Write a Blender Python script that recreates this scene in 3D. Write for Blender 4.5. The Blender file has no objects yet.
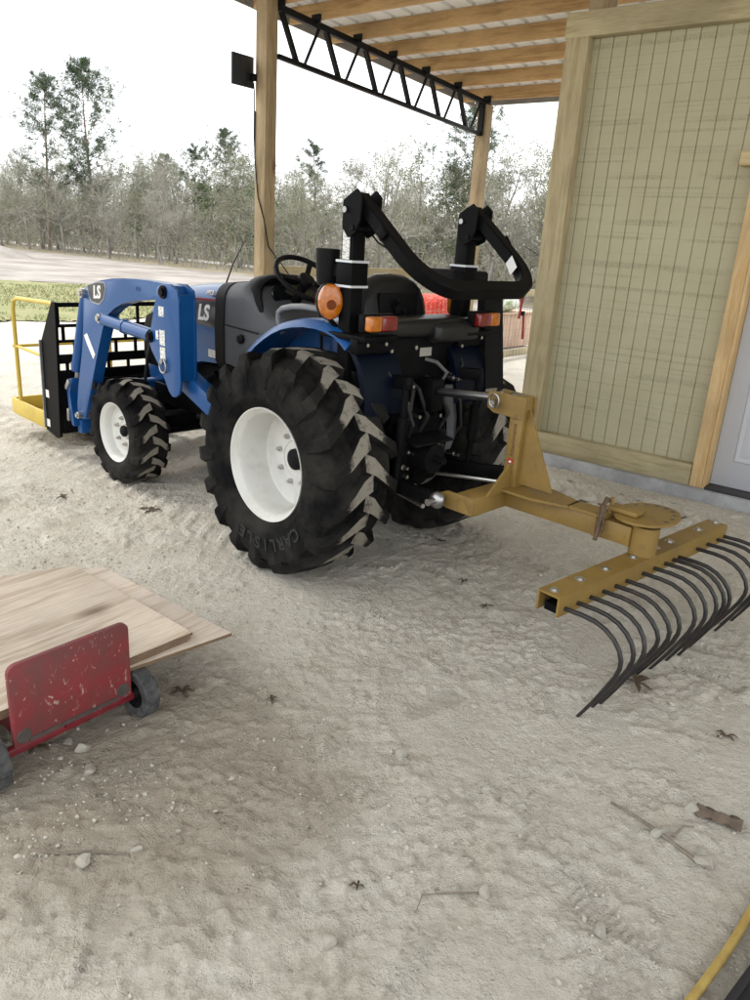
import bpy, bmesh, math, random
import numpy as np
from mathutils import Vector, Matrix, Euler

SC = bpy.context.scene
COL = SC.collection
R = math.radians

# ------------------------------------------------------------------ camera
PITCH, ROLL, CAM_H = R(18.9), R(3.7), 1.6
fwd = Vector((0, math.cos(PITCH), -math.sin(PITCH)))
rgt = Vector((1, 0, 0))
upv = rgt.cross(fwd)
r2 = math.cos(ROLL)*rgt + math.sin(ROLL)*upv
u2 = -math.sin(ROLL)*rgt + math.cos(ROLL)*upv
cam = bpy.data.cameras.new('camera')
cam.sensor_fit = 'VERTICAL'; cam.sensor_height = 24.0; cam.lens = 18.0
cam.clip_start = 0.05; cam.clip_end = 3000
camo = bpy.data.objects.new('camera', cam); COL.objects.link(camo)
M = Matrix.Identity(4)
for i in range(3):
    M[i][0] = r2[i]; M[i][1] = u2[i]; M[i][2] = -fwd[i]
M[2][3] = CAM_H
camo.matrix_world = M
SC.camera = camo

# ------------------------------------------------------------------ sky, sun, exposure
SUN_EL, SUN_AZ = R(48), R(-60)       # azimuth from +Y, clockwise: the sun stands ahead and to the left, behind thin cloud
w = bpy.data.worlds.new('World'); SC.world = w; w.use_nodes = True
nt = w.node_tree; nt.nodes.clear()
wo = nt.nodes.new('ShaderNodeOutputWorld'); bg = nt.nodes.new('ShaderNodeBackground')
sky = nt.nodes.new('ShaderNodeTexSky'); sky.sky_type = 'NISHITA'; sky.sun_disc = False
sky.sun_elevation = SUN_EL; sky.sun_rotation = SUN_AZ; sky.dust_density = 3.0; sky.air_density = 1.0
tc = nt.nodes.new('ShaderNodeTexCoord')
mp = nt.nodes.new('ShaderNodeMapping'); mp.inputs['Scale'].default_value = (1, 1, 2.5)
nz = nt.nodes.new('ShaderNodeTexNoise'); nz.inputs['Scale'].default_value = 2.2; nz.inputs['Detail'].default_value = 7; nz.inputs['Roughness'].default_value = .55
rp = nt.nodes.new('ShaderNodeMapRange'); rp.inputs[1].default_value = .3; rp.inputs[2].default_value = .7; rp.inputs[3].default_value = .78; rp.inputs[4].default_value = 1.0
mx = nt.nodes.new('ShaderNodeMix'); mx.data_type = 'RGBA'
mx.inputs[7].default_value = (7.2, 7.4, 7.5, 1)      # thin bright overcast
nt.links.new(tc.outputs['Generated'], mp.inputs[0]); nt.links.new(mp.outputs[0], nz.inputs['Vector'])
nt.links.new(nz.outputs[0], rp.inputs[0]); nt.links.new(rp.outputs[0], mx.inputs[0])
nt.links.new(sky.outputs[0], mx.inputs[6]); nt.links.new(mx.outputs[2], bg.inputs[0])
bg.inputs[1].default_value = 0.12
nt.links.new(bg.outputs[0], wo.inputs[0])
sun = bpy.data.lights.new('sun', 'SUN'); sun.energy = 0.75; sun.angle = R(18); sun.color = (1, .95, .87)
suno = bpy.data.objects.new('sun', sun); COL.objects.link(suno)
sd = Vector((math.sin(SUN_AZ)*math.cos(SUN_EL), math.cos(SUN_AZ)*math.cos(SUN_EL), math.sin(SUN_EL)))
suno.rotation_euler = sd.to_track_quat('Z', 'Y').to_euler(); suno.location = sd*60
vs = SC.view_settings
vs.view_transform = 'Standard'; vs.look = 'None'; vs.gamma = 1; vs.use_curve_mapping = False
vs.exposure = 1.45

# ------------------------------------------------------------------ helpers
def tag(o, label=None, cat=None, group=None, kind=None):
    if label: o['label'] = label
    if cat: o['category'] = cat
    if group: o['group'] = group
    if kind: o['kind'] = kind
    return o

def empty(name, loc=(0, 0, 0), rz=0.0, parent=None):
    o = bpy.data.objects.new(name, None); COL.objects.link(o)
    o.empty_display_size = .1
    o.location = loc; o.rotation_euler = (0, 0, rz)
    if parent: o.parent = parent
    return o

class MB:
    """collects shapes in one mesh"""
    def __init__(s): s.bm = bmesh.new()
    def _fin(s, vs, mi, bev=0, seg=2, mat=None):
        if mat is not None: bmesh.ops.transform(s.bm, matrix=mat, verts=vs)
        fs = set(f for v in vs for f in v.link_faces)
        for f in fs: f.material_index = mi
        if bev > 0:
            es = list(set(e for v in vs for e in v.link_edges))
            r = bmesh.ops.bevel(s.bm, geom=es, offset=bev, segments=seg, affect='EDGES', profile=.5, clamp_overlap=True)
            for f in r['faces']: f.material_index = mi
        return s
    def box(s, c, size, rot=None, bev=0, mi=0, seg=2):
        r = bmesh.ops.create_cube(s.bm, size=1)['verts']
        m = Matrix.Translation(c)
        if rot is not None: m = m @ (rot.to_matrix().to_4x4() if isinstance(rot, Euler) else rot.to_4x4())
        m = m @ Matrix.Diagonal((size[0], size[1], size[2], 1))
        return s._fin(r, mi, bev, seg, m)
    def bar(s, p0, p1, wd, h, up=(0, 0, 1), bev=0, mi=0):
        p0, p1 = Vector(p0), Vector(p1); d = p1-p0; L = d.length; x = d.normalized(); u = Vector(up)
        y = u.cross(x)
        if y.length < 1e-4: y = Vector((0, 1, 0)).cross(x)
        y.normalize(); z = x.cross(y)
        m = Matrix((x, y, z)).transposed()
        return s.box((p0+p1)/2, (L, wd, h), m, bev, mi)
    def tube(s, pts, r, seg=8, closed=False, mi=0):
        pts = [Vector(p) for p in pts]; n = len(pts)
        rs = r if isinstance(r, (list, tuple)) else [r]*n
        rings = []; prev = None
        for i, p in enumerate(pts):
            if closed: t = (pts[(i+1) % n]-pts[i-1])
            else: t = pts[min(i+1, n-1)]-pts[max(i-1, 0)]
            t.normalize()
            if prev is None:
                a = Vector((0, 0, 1)) if abs(t.z) < .9 else Vector((1, 0, 0))
                x = a.cross(t).normalized()
            else:
                x = prev-t*prev.dot(t)
                x = x.normalized() if x.length > 1e-6 else prev
            prev = x; y = t.cross(x)
            rings.append([s.bm.verts.new(p+rs[i]*(math.cos(2*math.pi*k/seg)*x+math.sin(2*math.pi*k/seg)*y)) for k in range(seg)])
        m = n if closed else n-1
        for i in range(m):
            A, B = rings[i], rings[(i+1) % n]
            for k in range(seg):
                f = s.bm.faces.new((A[k], A[(k+1) % seg], B[(k+1) % seg], B[k])); f.material_index = mi
        if not closed:
            f = s.bm.faces.new(rings[0][::-1]); f.material_index = mi
            f = s.bm.faces.new(rings[-1]); f.material_index = mi
        return s
    def cyl(s, p0, p1, r, seg=16, mi=0): return s.tube([p0, p1], r, seg, mi=mi)
    def lathe(s, prof, o=(0, 0, 0), axis='y', seg=48, mi=0, close=False):
        """prof = [(radius, offset along the axis)]"""
        o = Vector(o); rings = []
        for (r, a) in prof:
            ring = []
            for k in range(seg):
                c, n = math.cos(2*math.pi*k/seg)*r, math.sin(2*math.pi*k/seg)*r
                v = {'y': Vector((c, a, n)), 'z': Vector((c, n, a)), 'x': Vector((a, c, n))}[axis]
                ring.append(s.bm.verts.new(o+v))
            rings.append(ring)
        nn = len(rings)
        for i in range(nn if close else nn-1):
            A, B = rings[i], rings[(i+1) % nn]
            for k in range(seg):
                f = s.bm.faces.new((A[k], A[(k+1) % seg], B[(k+1) % seg], B[k])); f.material_index = mi
        if not close:
            for ring, rad in ((rings[0], prof[0][0]), (rings[-1], prof[-1][0])):
                if rad > .021: continue
                try:
                    f = s.bm.faces.new(ring); f.material_index = mi
                except ValueError: pass
        return s
    def prism(s, pts, a0, a1, plane='xz', bev=0, mi=0, seg=2):
        def P(p, a): return {'xz': (p[0], a, p[1]), 'xy': (p[0], p[1], a), 'yz': (a, p[0], p[1])}[plane]
        A = [s.bm.verts.new(P(p, a0)) for p in pts]; B = [s.bm.verts.new(P(p, a1)) for p in pts]
        n = len(pts)
        s.bm.faces.new(A[::-1]); s.bm.faces.new(B)
        for i in range(n): s.bm.faces.new((A[i], A[(i+1) % n], B[(i+1) % n], B[i]))
        return s._fin(A+B, mi, bev, seg)
    def loft(s, rings, mi=0, cap=True, closed=True):
        V = [[s.bm.verts.new(p) for p in r] for r in rings]
        n = len(rings[0])
        for A, B in zip(V, V[1:]):
            for k in range(n if closed else n-1):
                f = s.bm.faces.new((A[k], A[(k+1) % n], B[(k+1) % n], B[k])); f.material_index = mi
        if cap:
            for r in (V[0][::-1], V[-1]):
                f = s.bm.faces.new(r); f.material_index = mi
        return s
    def ball(s, c, r, mi=0, sub=2, sc=(1, 1, 1), rot=None):
        v = bmesh.ops.create_icosphere(s.bm, subdivisions=sub, radius=r)['verts']
        m = Matrix.Translation(c)
        if rot is not None: m = m @ rot.to_matrix().to_4x4()
        return s._fin(v, mi, mat=m @ Matrix.Diagonal((sc[0], sc[1], sc[2], 1)))
    def build(s, name, mats, parent=None, ang=35, loc=None, rz=None):
        bm = s.bm
        bmesh.ops.recalc_face_normals(bm, faces=bm.faces)
        lim = R(ang)
        for e in bm.edges:
            if len(e.link_faces) == 2: e.smooth = e.calc_face_angle(0) < lim
        for f in bm.faces: f.smooth = True
        me = bpy.data.meshes.new(name); bm.to_mesh(me); bm.free()
        for m in (mats if isinstance(mats, (list, tuple)) else [mats]): me.materials.append(m)
        o = bpy.data.objects.new(name, me); COL.objects.link(o)
        if parent: o.parent = parent
        if loc is not None: o.location = loc
        if rz is not None: o.rotation_euler = (0, 0, rz)
        return o

def raw_mesh(name, verts, faces, mats, parent=None, mi=None, smooth=False):
    me = bpy.data.meshes.new(name)
    verts = np.asarray(verts, dtype=np.float32)
    me.from_pydata(verts, [], faces)
    for m in (mats if isinstance(mats, (list, tuple)) else [mats]): me.materials.append(m)
    if mi is not None: me.polygons.foreach_set('material_index', np.asarray(mi, dtype=np.int32))
    if smooth: me.polygons.foreach_set('use_smooth', np.ones(len(faces), dtype=bool))
    me.update()
    o = bpy.data.objects.new(name, me); COL.objects.link(o)
    if parent: o.parent = parent
    return o

def text_obj(name, body, size, mtx, mat, parent, depth=.001, shear=0, bold=0, spacing=1.0):
    cu = bpy.data.curves.new('lettering', 'FONT')
    cu.body = body; cu.size = size; cu.align_x = 'CENTER'; cu.align_y = 'CENTER'
    cu.extrude = depth; cu.shear = shear; cu.offset = bold; cu.space_character = spacing; cu.resolution_u = 3
    t = bpy.data.objects.new('tmp', cu); COL.objects.link(t)
    dg = bpy.context.evaluated_depsgraph_get()
    me = bpy.data.meshes.new_from_object(t.evaluated_get(dg))
    bpy.data.objects.remove(t); bpy.data.curves.remove(cu)
    me.name = name; me.transform(mtx); me.materials.clear(); me.materials.append(mat)
    o = bpy.data.objects.new(name, me); COL.objects.link(o); o.parent = parent
    return o

def face_mtx(o, right, up):
    x = Vector(right).normalized(); y = Vector(up).normalized(); z = x.cross(y)
    m = Matrix.Identity(4)
    for i in range(3): m[i][0], m[i][1], m[i][2], m[i][3] = x[i], y[i], z[i], o[i]
    return m

# ------------------------------------------------------------------ materials
def mat(name, col, rough=.5, metal=0, var=0, vscale=8, col2=None, bump=0, bscale=60, coat=0, spec=.5, lo=.35, hi=.65, detail=6, stretch=None, trans=0):
    m = bpy.data.materials.new(name); m.use_nodes = True
    nt = m.node_tree; b = nt.nodes['Principled BSDF']
    b.inputs['Base Color'].default_value = (*col, 1); b.inputs['Roughness'].default_value = rough
    b.inputs['Metallic'].default_value = metal; b.inputs['Specular IOR Level'].default_value = spec
    if coat: b.inputs['Coat Weight'].default_value = coat; b.inputs['Coat Roughness'].default_value = .08
    if trans: b.inputs['Transmission Weight'].default_value = trans
    if var or col2 or bump:
        tc = nt.nodes.new('ShaderNodeTexCoord'); mp = nt.nodes.new('ShaderNodeMapping')
        nt.links.new(tc.outputs['Object'], mp.inputs[0])
        if stretch: mp.inputs['Scale'].default_value = stretch
    if var or col2:
        n = nt.nodes.new('ShaderNodeTexNoise'); n.inputs['Scale'].default_value = vscale; n.inputs['Detail'].default_value = detail
        n.inputs['Roughness'].default_value = .65
        nt.links.new(mp.outputs[0], n.inputs['Vector'])
        r = nt.nodes.new('ShaderNodeMapRange'); r.inputs[1].default_value = lo; r.inputs[2].default_value = hi
        nt.links.new(n.outputs[0], r.inputs[0])
        x = nt.nodes.new('ShaderNodeMix'); x.data_type = 'RGBA'
        c2 = col2 if col2 else tuple(min(1, c*(1+var)) for c in col); c1 = col if col2 else tuple(c*(1-var) for c in col)
        x.inputs[6].default_value = (*c1, 1); x.inputs[7].default_value = (*c2, 1)
        nt.links.new(r.outputs[0], x.inputs[0]); nt.links.new(x.outputs[2], b.inputs['Base Color'])
        q = nt.nodes.new('ShaderNodeMapRange'); q.inputs[3].default_value = max(0.02, rough-.08); q.inputs[4].default_value = min(1, rough+.12)
        nt.links.new(n.outputs[0], q.inputs[0]); nt.links.new(q.outputs[0], b.inputs['Roughness'])
    if bump:
        n2 = nt.nodes.new('ShaderNodeTexNoise'); n2.inputs['Scale'].default_value = bscale; n2.inputs['Detail'].default_value = 5
        nt.links.new(mp.outputs[0], n2.inputs['Vector'])
        bp = nt.nodes.new('ShaderNodeBump'); bp.inputs['Strength'].default_value = bump; bp.inputs['Distance'].default_value = .01
        nt.links.new(n2.outputs[0], bp.inputs['Height']); nt.links.new(bp.outputs[0], b.inputs['Normal'])
    return m

def wood(name, c_light, c_dark, axis=0, ring=18.0, rough=.75, knots=.5, knot_col=(.10, .055, .03), knot_scale=2.2, grain=1.0, knot_r=(.03, .085)):
    """sawn timber, grain along one object axis"""
    m = bpy.data.materials.new(name); m.use_nodes = True
    nt = m.node_tree; L = nt.links.new; N = nt.nodes.new; b = nt.nodes['Principled BSDF']
    tc = N('ShaderNodeTexCoord'); inf = N('ShaderNodeObjectInfo')
    off = N('ShaderNodeVectorMath'); off.operation = 'ADD'
    mul = N('ShaderNodeVectorMath'); mul.operation = 'SCALE'; mul.inputs['Scale'].default_value = 13.7
    cmb = N('ShaderNodeCombineXYZ'); L(inf.outputs['Random'], cmb.inputs[0]); L(inf.outputs['Random'], cmb.inputs[1]); L(inf.outputs['Random'], cmb.inputs[2])
    L(cmb.outputs[0], mul.inputs[0]); L(tc.outputs['Object'], off.inputs[0]); L(mul.outputs[0], off.inputs[1])
    mp = N('ShaderNodeMapping'); sc = [1, 1, 1]; sc[axis] = .07; mp.inputs['Scale'].default_value = sc
    L(off.outputs[0], mp.inputs[0])
    n1 = N('ShaderNodeTexNoise'); n1.inputs['Scale'].default_value = ring; n1.inputs['Detail'].default_value = 3; n1.inputs['Distortion'].default_value = .6
    n2 = N('ShaderNodeTexNoise'); n2.inputs['Scale'].default_value = 160; n2.inputs['Detail'].default_value = 3
    L(mp.outputs[0], n1.inputs['Vector']); L(mp.outputs[0], n2.inputs['Vector'])
    sn = N('ShaderNodeMath'); sn.operation = 'MULTIPLY'; sn.inputs[1].default_value = 22
    L(n1.outputs[0], sn.inputs[0])
    si = N('ShaderNodeMath'); si.operation = 'SINE'; L(sn.outputs[0], si.inputs[0])
    mr = N('ShaderNodeMapRange'); mr.inputs[1].default_value = -1.0; mr.inputs[2].default_value = 1.0; L(si.outputs[0], mr.inputs[0])
    pw = N('ShaderNodeMath'); pw.operation = 'POWER'; pw.inputs[1].default_value = 2.2; L(mr.outputs[0], pw.inputs[0])
    ad = N('ShaderNodeMath'); ad.operation = 'MULTIPLY_ADD'; ad.inputs[1].default_value = .5*grain; L(pw.outputs[0], ad.inputs[0])
    f2 = N('ShaderNodeMapRange'); f2.inputs[1].default_value = .35; f2.inputs[2].default_value = .7; f2.inputs[4].default_value = .5; L(n2.outputs[0], f2.inputs[0]); L(f2.outputs[0], ad.inputs[2])
    x = N('ShaderNodeMix'); x.data_type = 'RGBA'; x.inputs[6].default_value = (*c_light, 1); x.inputs[7].default_value = (*c_dark, 1)
    L(ad.outputs[0], x.inputs[0])
    mk = N('ShaderNodeMapping'); ks = [1, 1, 1]; ks[axis] = .42; mk.inputs['Scale'].default_value = ks; L(off.outputs[0], mk.inputs[0])
    vo = N('ShaderNodeTexVoronoi'); vo.inputs['Scale'].default_value = knot_scale; L(mk.outputs[0], vo.inputs['Vector'])
    kr = N('ShaderNodeMapRange'); kr.inputs[1].default_value = knot_r[0]; kr.inputs[2].default_value = knot_r[1]; kr.inputs[3].default_value = knots; kr.inputs[4].default_value = 0; L(vo.outputs['Distance'], kr.inputs[0])
    x2 = N('ShaderNodeMix'); x2.data_type = 'RGBA'; x2.inputs[7].default_value = (*knot_col, 1)
    L(x.outputs[2], x2.inputs[6]); L(kr.outputs[0], x2.inputs[0])
    n3 = N('ShaderNodeTexNoise'); n3.inputs['Scale'].default_value = 2.0; n3.inputs['Detail'].default_value = 5; L(off.outputs[0], n3.inputs['Vector'])
    hs = N('ShaderNodeHueSaturation'); v3 = N('ShaderNodeMapRange'); v3.inputs[1].default_value = .3; v3.inputs[2].default_value = .7; v3.inputs[3].default_value = .8; v3.inputs[4].default_value = 1.18
    L(n3.outputs[0], v3.inputs[0]); L(v3.outputs[0], hs.inputs['Value']); L(x2.outputs[2], hs.inputs['Color'])
    L(hs.outputs[0], b.inputs['Base Color']); b.inputs['Roughness'].default_value = rough; b.inputs['Specular IOR Level'].default_value = .25
    bp = N('ShaderNodeBump'); bp.inputs['Strength'].default_value = .35; bp.inputs['Distance'].default_value = .004
    L(ad.outputs[0], bp.inputs['Height']); L(bp.outputs[0], b.inputs['Normal'])
    return m

def add_scuffs(m, col, scale, lo, hi, amt=.8):
    nt = m.node_tree; b = nt.nodes['Principled BSDF']; L = nt.links.new
    src = b.inputs['Base Color'].links[0].from_socket
    tc = nt.nodes.new('ShaderNodeTexCoord'); mp = nt.nodes.new('ShaderNodeMapping'); mp.inputs['Scale'].default_value = (1, 1, .6); L(tc.outputs['Object'], mp.inputs[0])
    n = nt.nodes.new('ShaderNodeTexNoise'); n.inputs['Scale'].default_value = scale; n.inputs['Detail'].default_value = 6; n.inputs['Roughness'].default_value = .7; n.inputs['Distortion'].default_value = 1.2; L(mp.outputs[0], n.inputs['Vector'])
    r = nt.nodes.new('ShaderNodeMapRange'); r.inputs[1].default_value = lo; r.inputs[2].default_value = hi; r.inputs[4].default_value = amt; L(n.outputs[0], r.inputs[0])
    x = nt.nodes.new('ShaderNodeMix'); x.data_type = 'RGBA'; x.inputs[7].default_value = (*col, 1); L(src, x.inputs[6]); L(r.outputs[0], x.inputs[0]); L(x.outputs[2], b.inputs['Base Color'])
# ------------------------------------------------------------------ ground
rng = np.random.default_rng(7)
_lat = rng.random((512, 512))
def vnoise(x, y, f, off=0.0):
    x = np.asarray(x)*f+off*17.3+1000; y = np.asarray(y)*f+off*9.1+1000
    xi = np.floor(x).astype(int); yi = np.floor(y).astype(int); fx = x-xi; fy = y-yi
    fx = fx*fx*(3-2*fx); fy = fy*fy*(3-2*fy)
    g = lambda a, b: _lat[a % 512, b % 512]
    return (g(xi, yi)*(1-fx)*(1-fy)+g(xi+1, yi)*fx*(1-fy)+g(xi, yi+1)*(1-fx)*fy+g(xi+1, yi+1)*fx*fy)
def smooth(a, b, x):
    t = np.clip((x-a)/(b-a), 0, 1); return t*t*(3-2*t)
T_O = Vector((-.062, 3.972, 0)); T_RZ = math.atan2(.692, -.722)
B_O = Vector((1.124, 6.03, 0)); B_RZ = R(-37.5)
def to_T(x, y):
    dx, dy = x-T_O.x, y-T_O.y; c, s_ = math.cos(T_RZ), math.sin(T_RZ)
    return dx*c+dy*s_, -dx*s_+dy*c
def to_B(x, y):
    dx, dy = x-B_O.x, y-B_O.y; c, s_ = math.cos(B_RZ), math.sin(B_RZ)
    return dx*c+dy*s_, -dx*s_+dy*c
_rp = random.Random(4)
PRINTS = [(_rp.uniform(-1.25, 1.6), _rp.uniform(1.05, 3.9), _rp.gauss(2.0, .7), _rp.randrange(3)) for _ in range(46)]
def gz(x, y):
    """height of the crushed-lime ground"""
    x = np.asarray(x, dtype=float); y = np.asarray(y, dtype=float)
    near = 1-smooth(9, 16, np.hypot(x, y))
    h = .030*(vnoise(x, y, .9)-.5)+.018*(vnoise(x, y, 2.7, 1)-.5)
    rough_ = .35+1.0*smooth(.42, .72, vnoise(x, y, 1.1, 5))
    h += rough_*(.009*(vnoise(x, y, 7, 2)-.5)+.006*(vnoise(x, y, 15, 3)-.5)+.008*(vnoise(x, y, 30, 4)-.5)+.006*(vnoise(x, y, 52, 15)-.5))
    for f_, a_, k_ in ((8.5, .0025, 12), (17, .004, 13), (29, .0035, 14)):
        wx = x+.06*(vnoise(x, y, 5, k_+5)-.5); wy = y+.06*(vnoise(x, y, 5, k_+6)-.5)
        h -= rough_*a_*smooth(.07, .0, np.abs(vnoise(wx, wy, f_, k_)-.5))
    cl = vnoise(x, y, 22, 6)*vnoise(x, y, 9, 7)
    h += .010*smooth(.46, .70, cl)+.007*smooth(.5, .7, vnoise(x, y, 44, 16)*vnoise(x, y, 6, 17)*1.5)
    # shoe prints: shallow soles with ribs or small studs and a pushed-up rim
    for (px_, py_, pa, rib) in PRINTS:
        dx, dy = x-px_, y-py_
        near_ = (np.abs(dx) < .24) & (np.abs(dy) < .24)
        if not near_.any(): continue
        c, s_ = math.cos(pa), math.sin(pa); l = (dx[near_]*c+dy[near_]*s_); q = (-dx[near_]*s_+dy[near_]*c)
        wd = np.where(l > .01, .046-.10*np.clip(l-.06, 0, 1)**1.3, np.where(l > -.045, .033, .036))
        d = np.maximum(np.abs(q)/wd, np.abs(l)/.138)
        m_ = smooth(1.05, .88, d); rim_ = smooth(1.45, 1.1, d)*smooth(.9, 1.05, d)
        tread = np.sin(2*math.pi*l/.021) if rib == 0 else (np.sin(2*math.pi*(l+q*.7)/.026)*np.sin(2*math.pi*(l-q*.7)/.026) if rib == 1 else np.sin(2*math.pi*(l/.026+.35*np.sin(2*math.pi*q/.03))))
        h[near_] = h[near_]*(1-.65*m_)+m_*(-.0045+.0032*np.clip(tread*1.6, -1, 1))+.0035*rim_
    # lug prints pressed where the tractor's wheels rolled in, and along the slab
    tx, ty = to_T(x, y)
    for yc, hw in ((.52, .19), (-.52, .19)):
        band = smooth(hw, hw-.03, np.abs(ty-yc))*smooth(-.2, .3, tx)*(1-smooth(5, 7, tx))
        d = np.abs(ty-yc)
        h += band*(-.012+.013*smooth(.1, .6, np.sin(2*math.pi*(tx+d*.8)/.17))) * .8
    bx, by = to_B(x, y)
    band = smooth(.16, .13, np.abs(by+.55))*smooth(-1.5, -.5, bx)*(1-smooth(1.2, 2.2, bx))
    h += band*(-.015+.024*smooth(.1, .7, np.sin(2*math.pi*(bx+np.abs(by+.55)*.9)/.13)))
    # loose gravel spilled at the foot of the slab
    h += .05*smooth(.42, .05, np.abs(by+.3))*smooth(-.9, .2, bx)*vnoise(x, y, 6, 8)*.8
    h -= .03*smooth(.0, .25, by)*smooth(-.2, .1, bx)*0
    return h*near
def axis_pts(lo, hi, step, far, grow=1.13):
    a = list(np.arange(lo, hi+1e-6, step)); s_ = step; v = hi
    while v < far: s_ = min(s_*grow, 30); v += s_; a.append(v)
    s_ = step; v = lo; L_ = []
    while v > -far: s_ = min(s_*grow, 30); v -= s_; L_.append(v)
    return np.array(L_[::-1]+a)
def axis2(c0, c1, fine, lo, hi, mid, far):
    core = list(np.arange(c0, c1, fine)); up_ = list(np.arange(c1, hi, mid)); dn = list(np.arange(c0-mid, lo, -mid))[::-1]
    base = dn+core+up_; a = list(base); s_ = mid; v = a[-1]
    while v < far: s_ = min(s_*1.14, 30); v += s_; a.append(v)
    s_ = mid; v = base[0]; L_ = []
    while v > -far: s_ = min(s_*1.14, 30); v -= s_; L_.append(v)
    return np.array(L_[::-1]+a)
gx = axis2(-1.5, 1.75, .0105, -3.8, 2.7, .021, 420); gy = axis2(.95, 3.1, .0105, .8, 6.8, .020, 420)
GX, GY = np.meshgrid(gx, gy)
GZ = gz(GX, GY)
nx, ny = len(gx), len(gy)
V = np.stack([GX.ravel(), GY.ravel(), GZ.ravel()], 1)
I = np.arange(nx*ny).reshape(ny, nx)
F = np.stack([I[:-1, :-1].ravel(), I[:-1, 1:].ravel(), I[1:, 1:].ravel(), I[1:, :-1].ravel()], 1)

def ground_mat():
    m = bpy.data.materials.new('crushed lime rock ground'); m.use_nodes = True
    nt = m.node_tree; L = nt.links.new; N = nt.nodes.new; b = nt.nodes['Principled BSDF']
    tc = N('ShaderNodeTexCoord')
    def noise(sc, det=6, rough=.6, dist=0):
        n = N('ShaderNodeTexNoise'); n.inputs['Scale'].default_value = sc; n.inputs['Detail'].default_value = det; n.inputs['Roughness'].default_value = rough; n.inputs['Distortion'].default_value = dist
        L(tc.outputs['Object'], n.inputs['Vector']); return n
    def rng_(n, a, c, lo=0, hi=1, out=0):
        r = N('ShaderNodeMapRange'); r.inputs[1].default_value = a; r.inputs[2].default_value = c; r.inputs[3].default_value = lo; r.inputs[4].default_value = hi
        L(n.outputs[out], r.inputs[0]); return r
    def mix(a, c, f, typ='MIX'):
        x = N('ShaderNodeMix'); x.data_type = 'RGBA'; x.blend_type = typ
        if isinstance(a, tuple): x.inputs[6].default_value = (*a, 1)
        else: L(a, x.inputs[6])
        if isinstance(c, tuple): x.inputs[7].default_value = (*c, 1)
        else: L(c, x.inputs[7])
        if isinstance(f, float): x.inputs[0].default_value = f
        else: L(f, x.inputs[0])
        return x.outputs[2]
    big = rng_(noise(.7, 4), .35, .68); mid = rng_(noise(4.5, 8, .7), .36, .66); fine = rng_(noise(45, 8, .75), .3, .7); spk = rng_(noise(150, 3), .68, .75)
    c = mix((.62, .575, .495), (.515, .465, .388), big.outputs[0])
    c = mix(c, (.66, .625, .55), mid.outputs[0])
    dark = N('ShaderNodeMapRange'); dark.inputs[3].default_value = .84; dark.inputs[4].default_value = 1.08; L(fine.outputs[0], dark.inputs[0])
    hs = N('ShaderNodeHueSaturation'); L(c, hs.inputs['Color']); L(dark.outputs[0], hs.inputs['Value'])
    c = mix(hs.outputs[0], (.20, .165, .12), spk.outputs[0])
    damp = rng_(noise(1.3, 5, .6, .4), .60, .74, 0, .45)
    c = mix(c, (.36, .31, .25), damp.outputs[0])
    # the dolly's soft brown shadow painted into the ground colour, ragged in outline
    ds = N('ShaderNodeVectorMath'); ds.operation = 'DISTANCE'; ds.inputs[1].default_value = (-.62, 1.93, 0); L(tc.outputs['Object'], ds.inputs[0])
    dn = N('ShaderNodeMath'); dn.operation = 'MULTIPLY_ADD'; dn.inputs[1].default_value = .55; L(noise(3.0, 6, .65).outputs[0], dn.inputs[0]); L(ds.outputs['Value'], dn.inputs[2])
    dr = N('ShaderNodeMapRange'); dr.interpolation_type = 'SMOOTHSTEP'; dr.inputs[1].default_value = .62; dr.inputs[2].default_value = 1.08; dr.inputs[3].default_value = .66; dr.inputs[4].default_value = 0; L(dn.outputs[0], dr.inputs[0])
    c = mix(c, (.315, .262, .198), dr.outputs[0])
    L(c, b.inputs['Base Color']); b.inputs['Roughness'].default_value = .95; b.inputs['Specular IOR Level'].default_value = .15
    h1 = noise(26, 8, .72); h2 = noise(110, 5, .7)
    # faint hexagon and bar shoe-sole prints in some patches
    vo = N('ShaderNodeTexVoronoi'); vo.feature = 'DISTANCE_TO_EDGE'; vo.inputs['Scale'].default_value = 34; vo.inputs['Randomness'].default_value = .6
    L(tc.outputs['Object'], vo.inputs['Vector'])
    ve = rng_(vo, 0, .08); pm = rng_(noise(3.1, 2), .57, .66)
    pr = N('ShaderNodeMath'); pr.operation = 'MULTIPLY'; L(ve.outputs[0], pr.inputs[0]); L(pm.outputs[0], pr.inputs[1])
    s1 = N('ShaderNodeMath'); s1.operation = 'MULTIPLY_ADD'; s1.inputs[1].default_value = .16; L(h2.outputs[0], s1.inputs[0]); L(h1.outputs[0], s1.inputs[2])
    s2 = N('ShaderNodeMath'); s2.operation = 'MULTIPLY_ADD'; s2.inputs[1].default_value = .10; L(pr.outputs[0], s2.inputs[0]); L(s1.outputs[0], s2.inputs[2])
    bp = N('ShaderNodeBump'); bp.inputs['Strength'].default_value = 1.0; bp.inputs['Distance'].default_value = .026
    # crumbs: rounded clods of two sizes gathered in patches
    hs_ = s2
    wv = N('ShaderNodeVectorMath'); wv.operation = 'MULTIPLY_ADD'; wv.inputs[1].default_value = (.03, .03, .03); wn = N('ShaderNodeTexNoise'); wn.inputs['Scale'].default_value = 30; wn.inputs['Detail'].default_value = 3; L(tc.outputs['Object'], wn.inputs['Vector']); L(wn.outputs['Color'], wv.inputs[0]); L(tc.outputs['Object'], wv.inputs[2])
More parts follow.
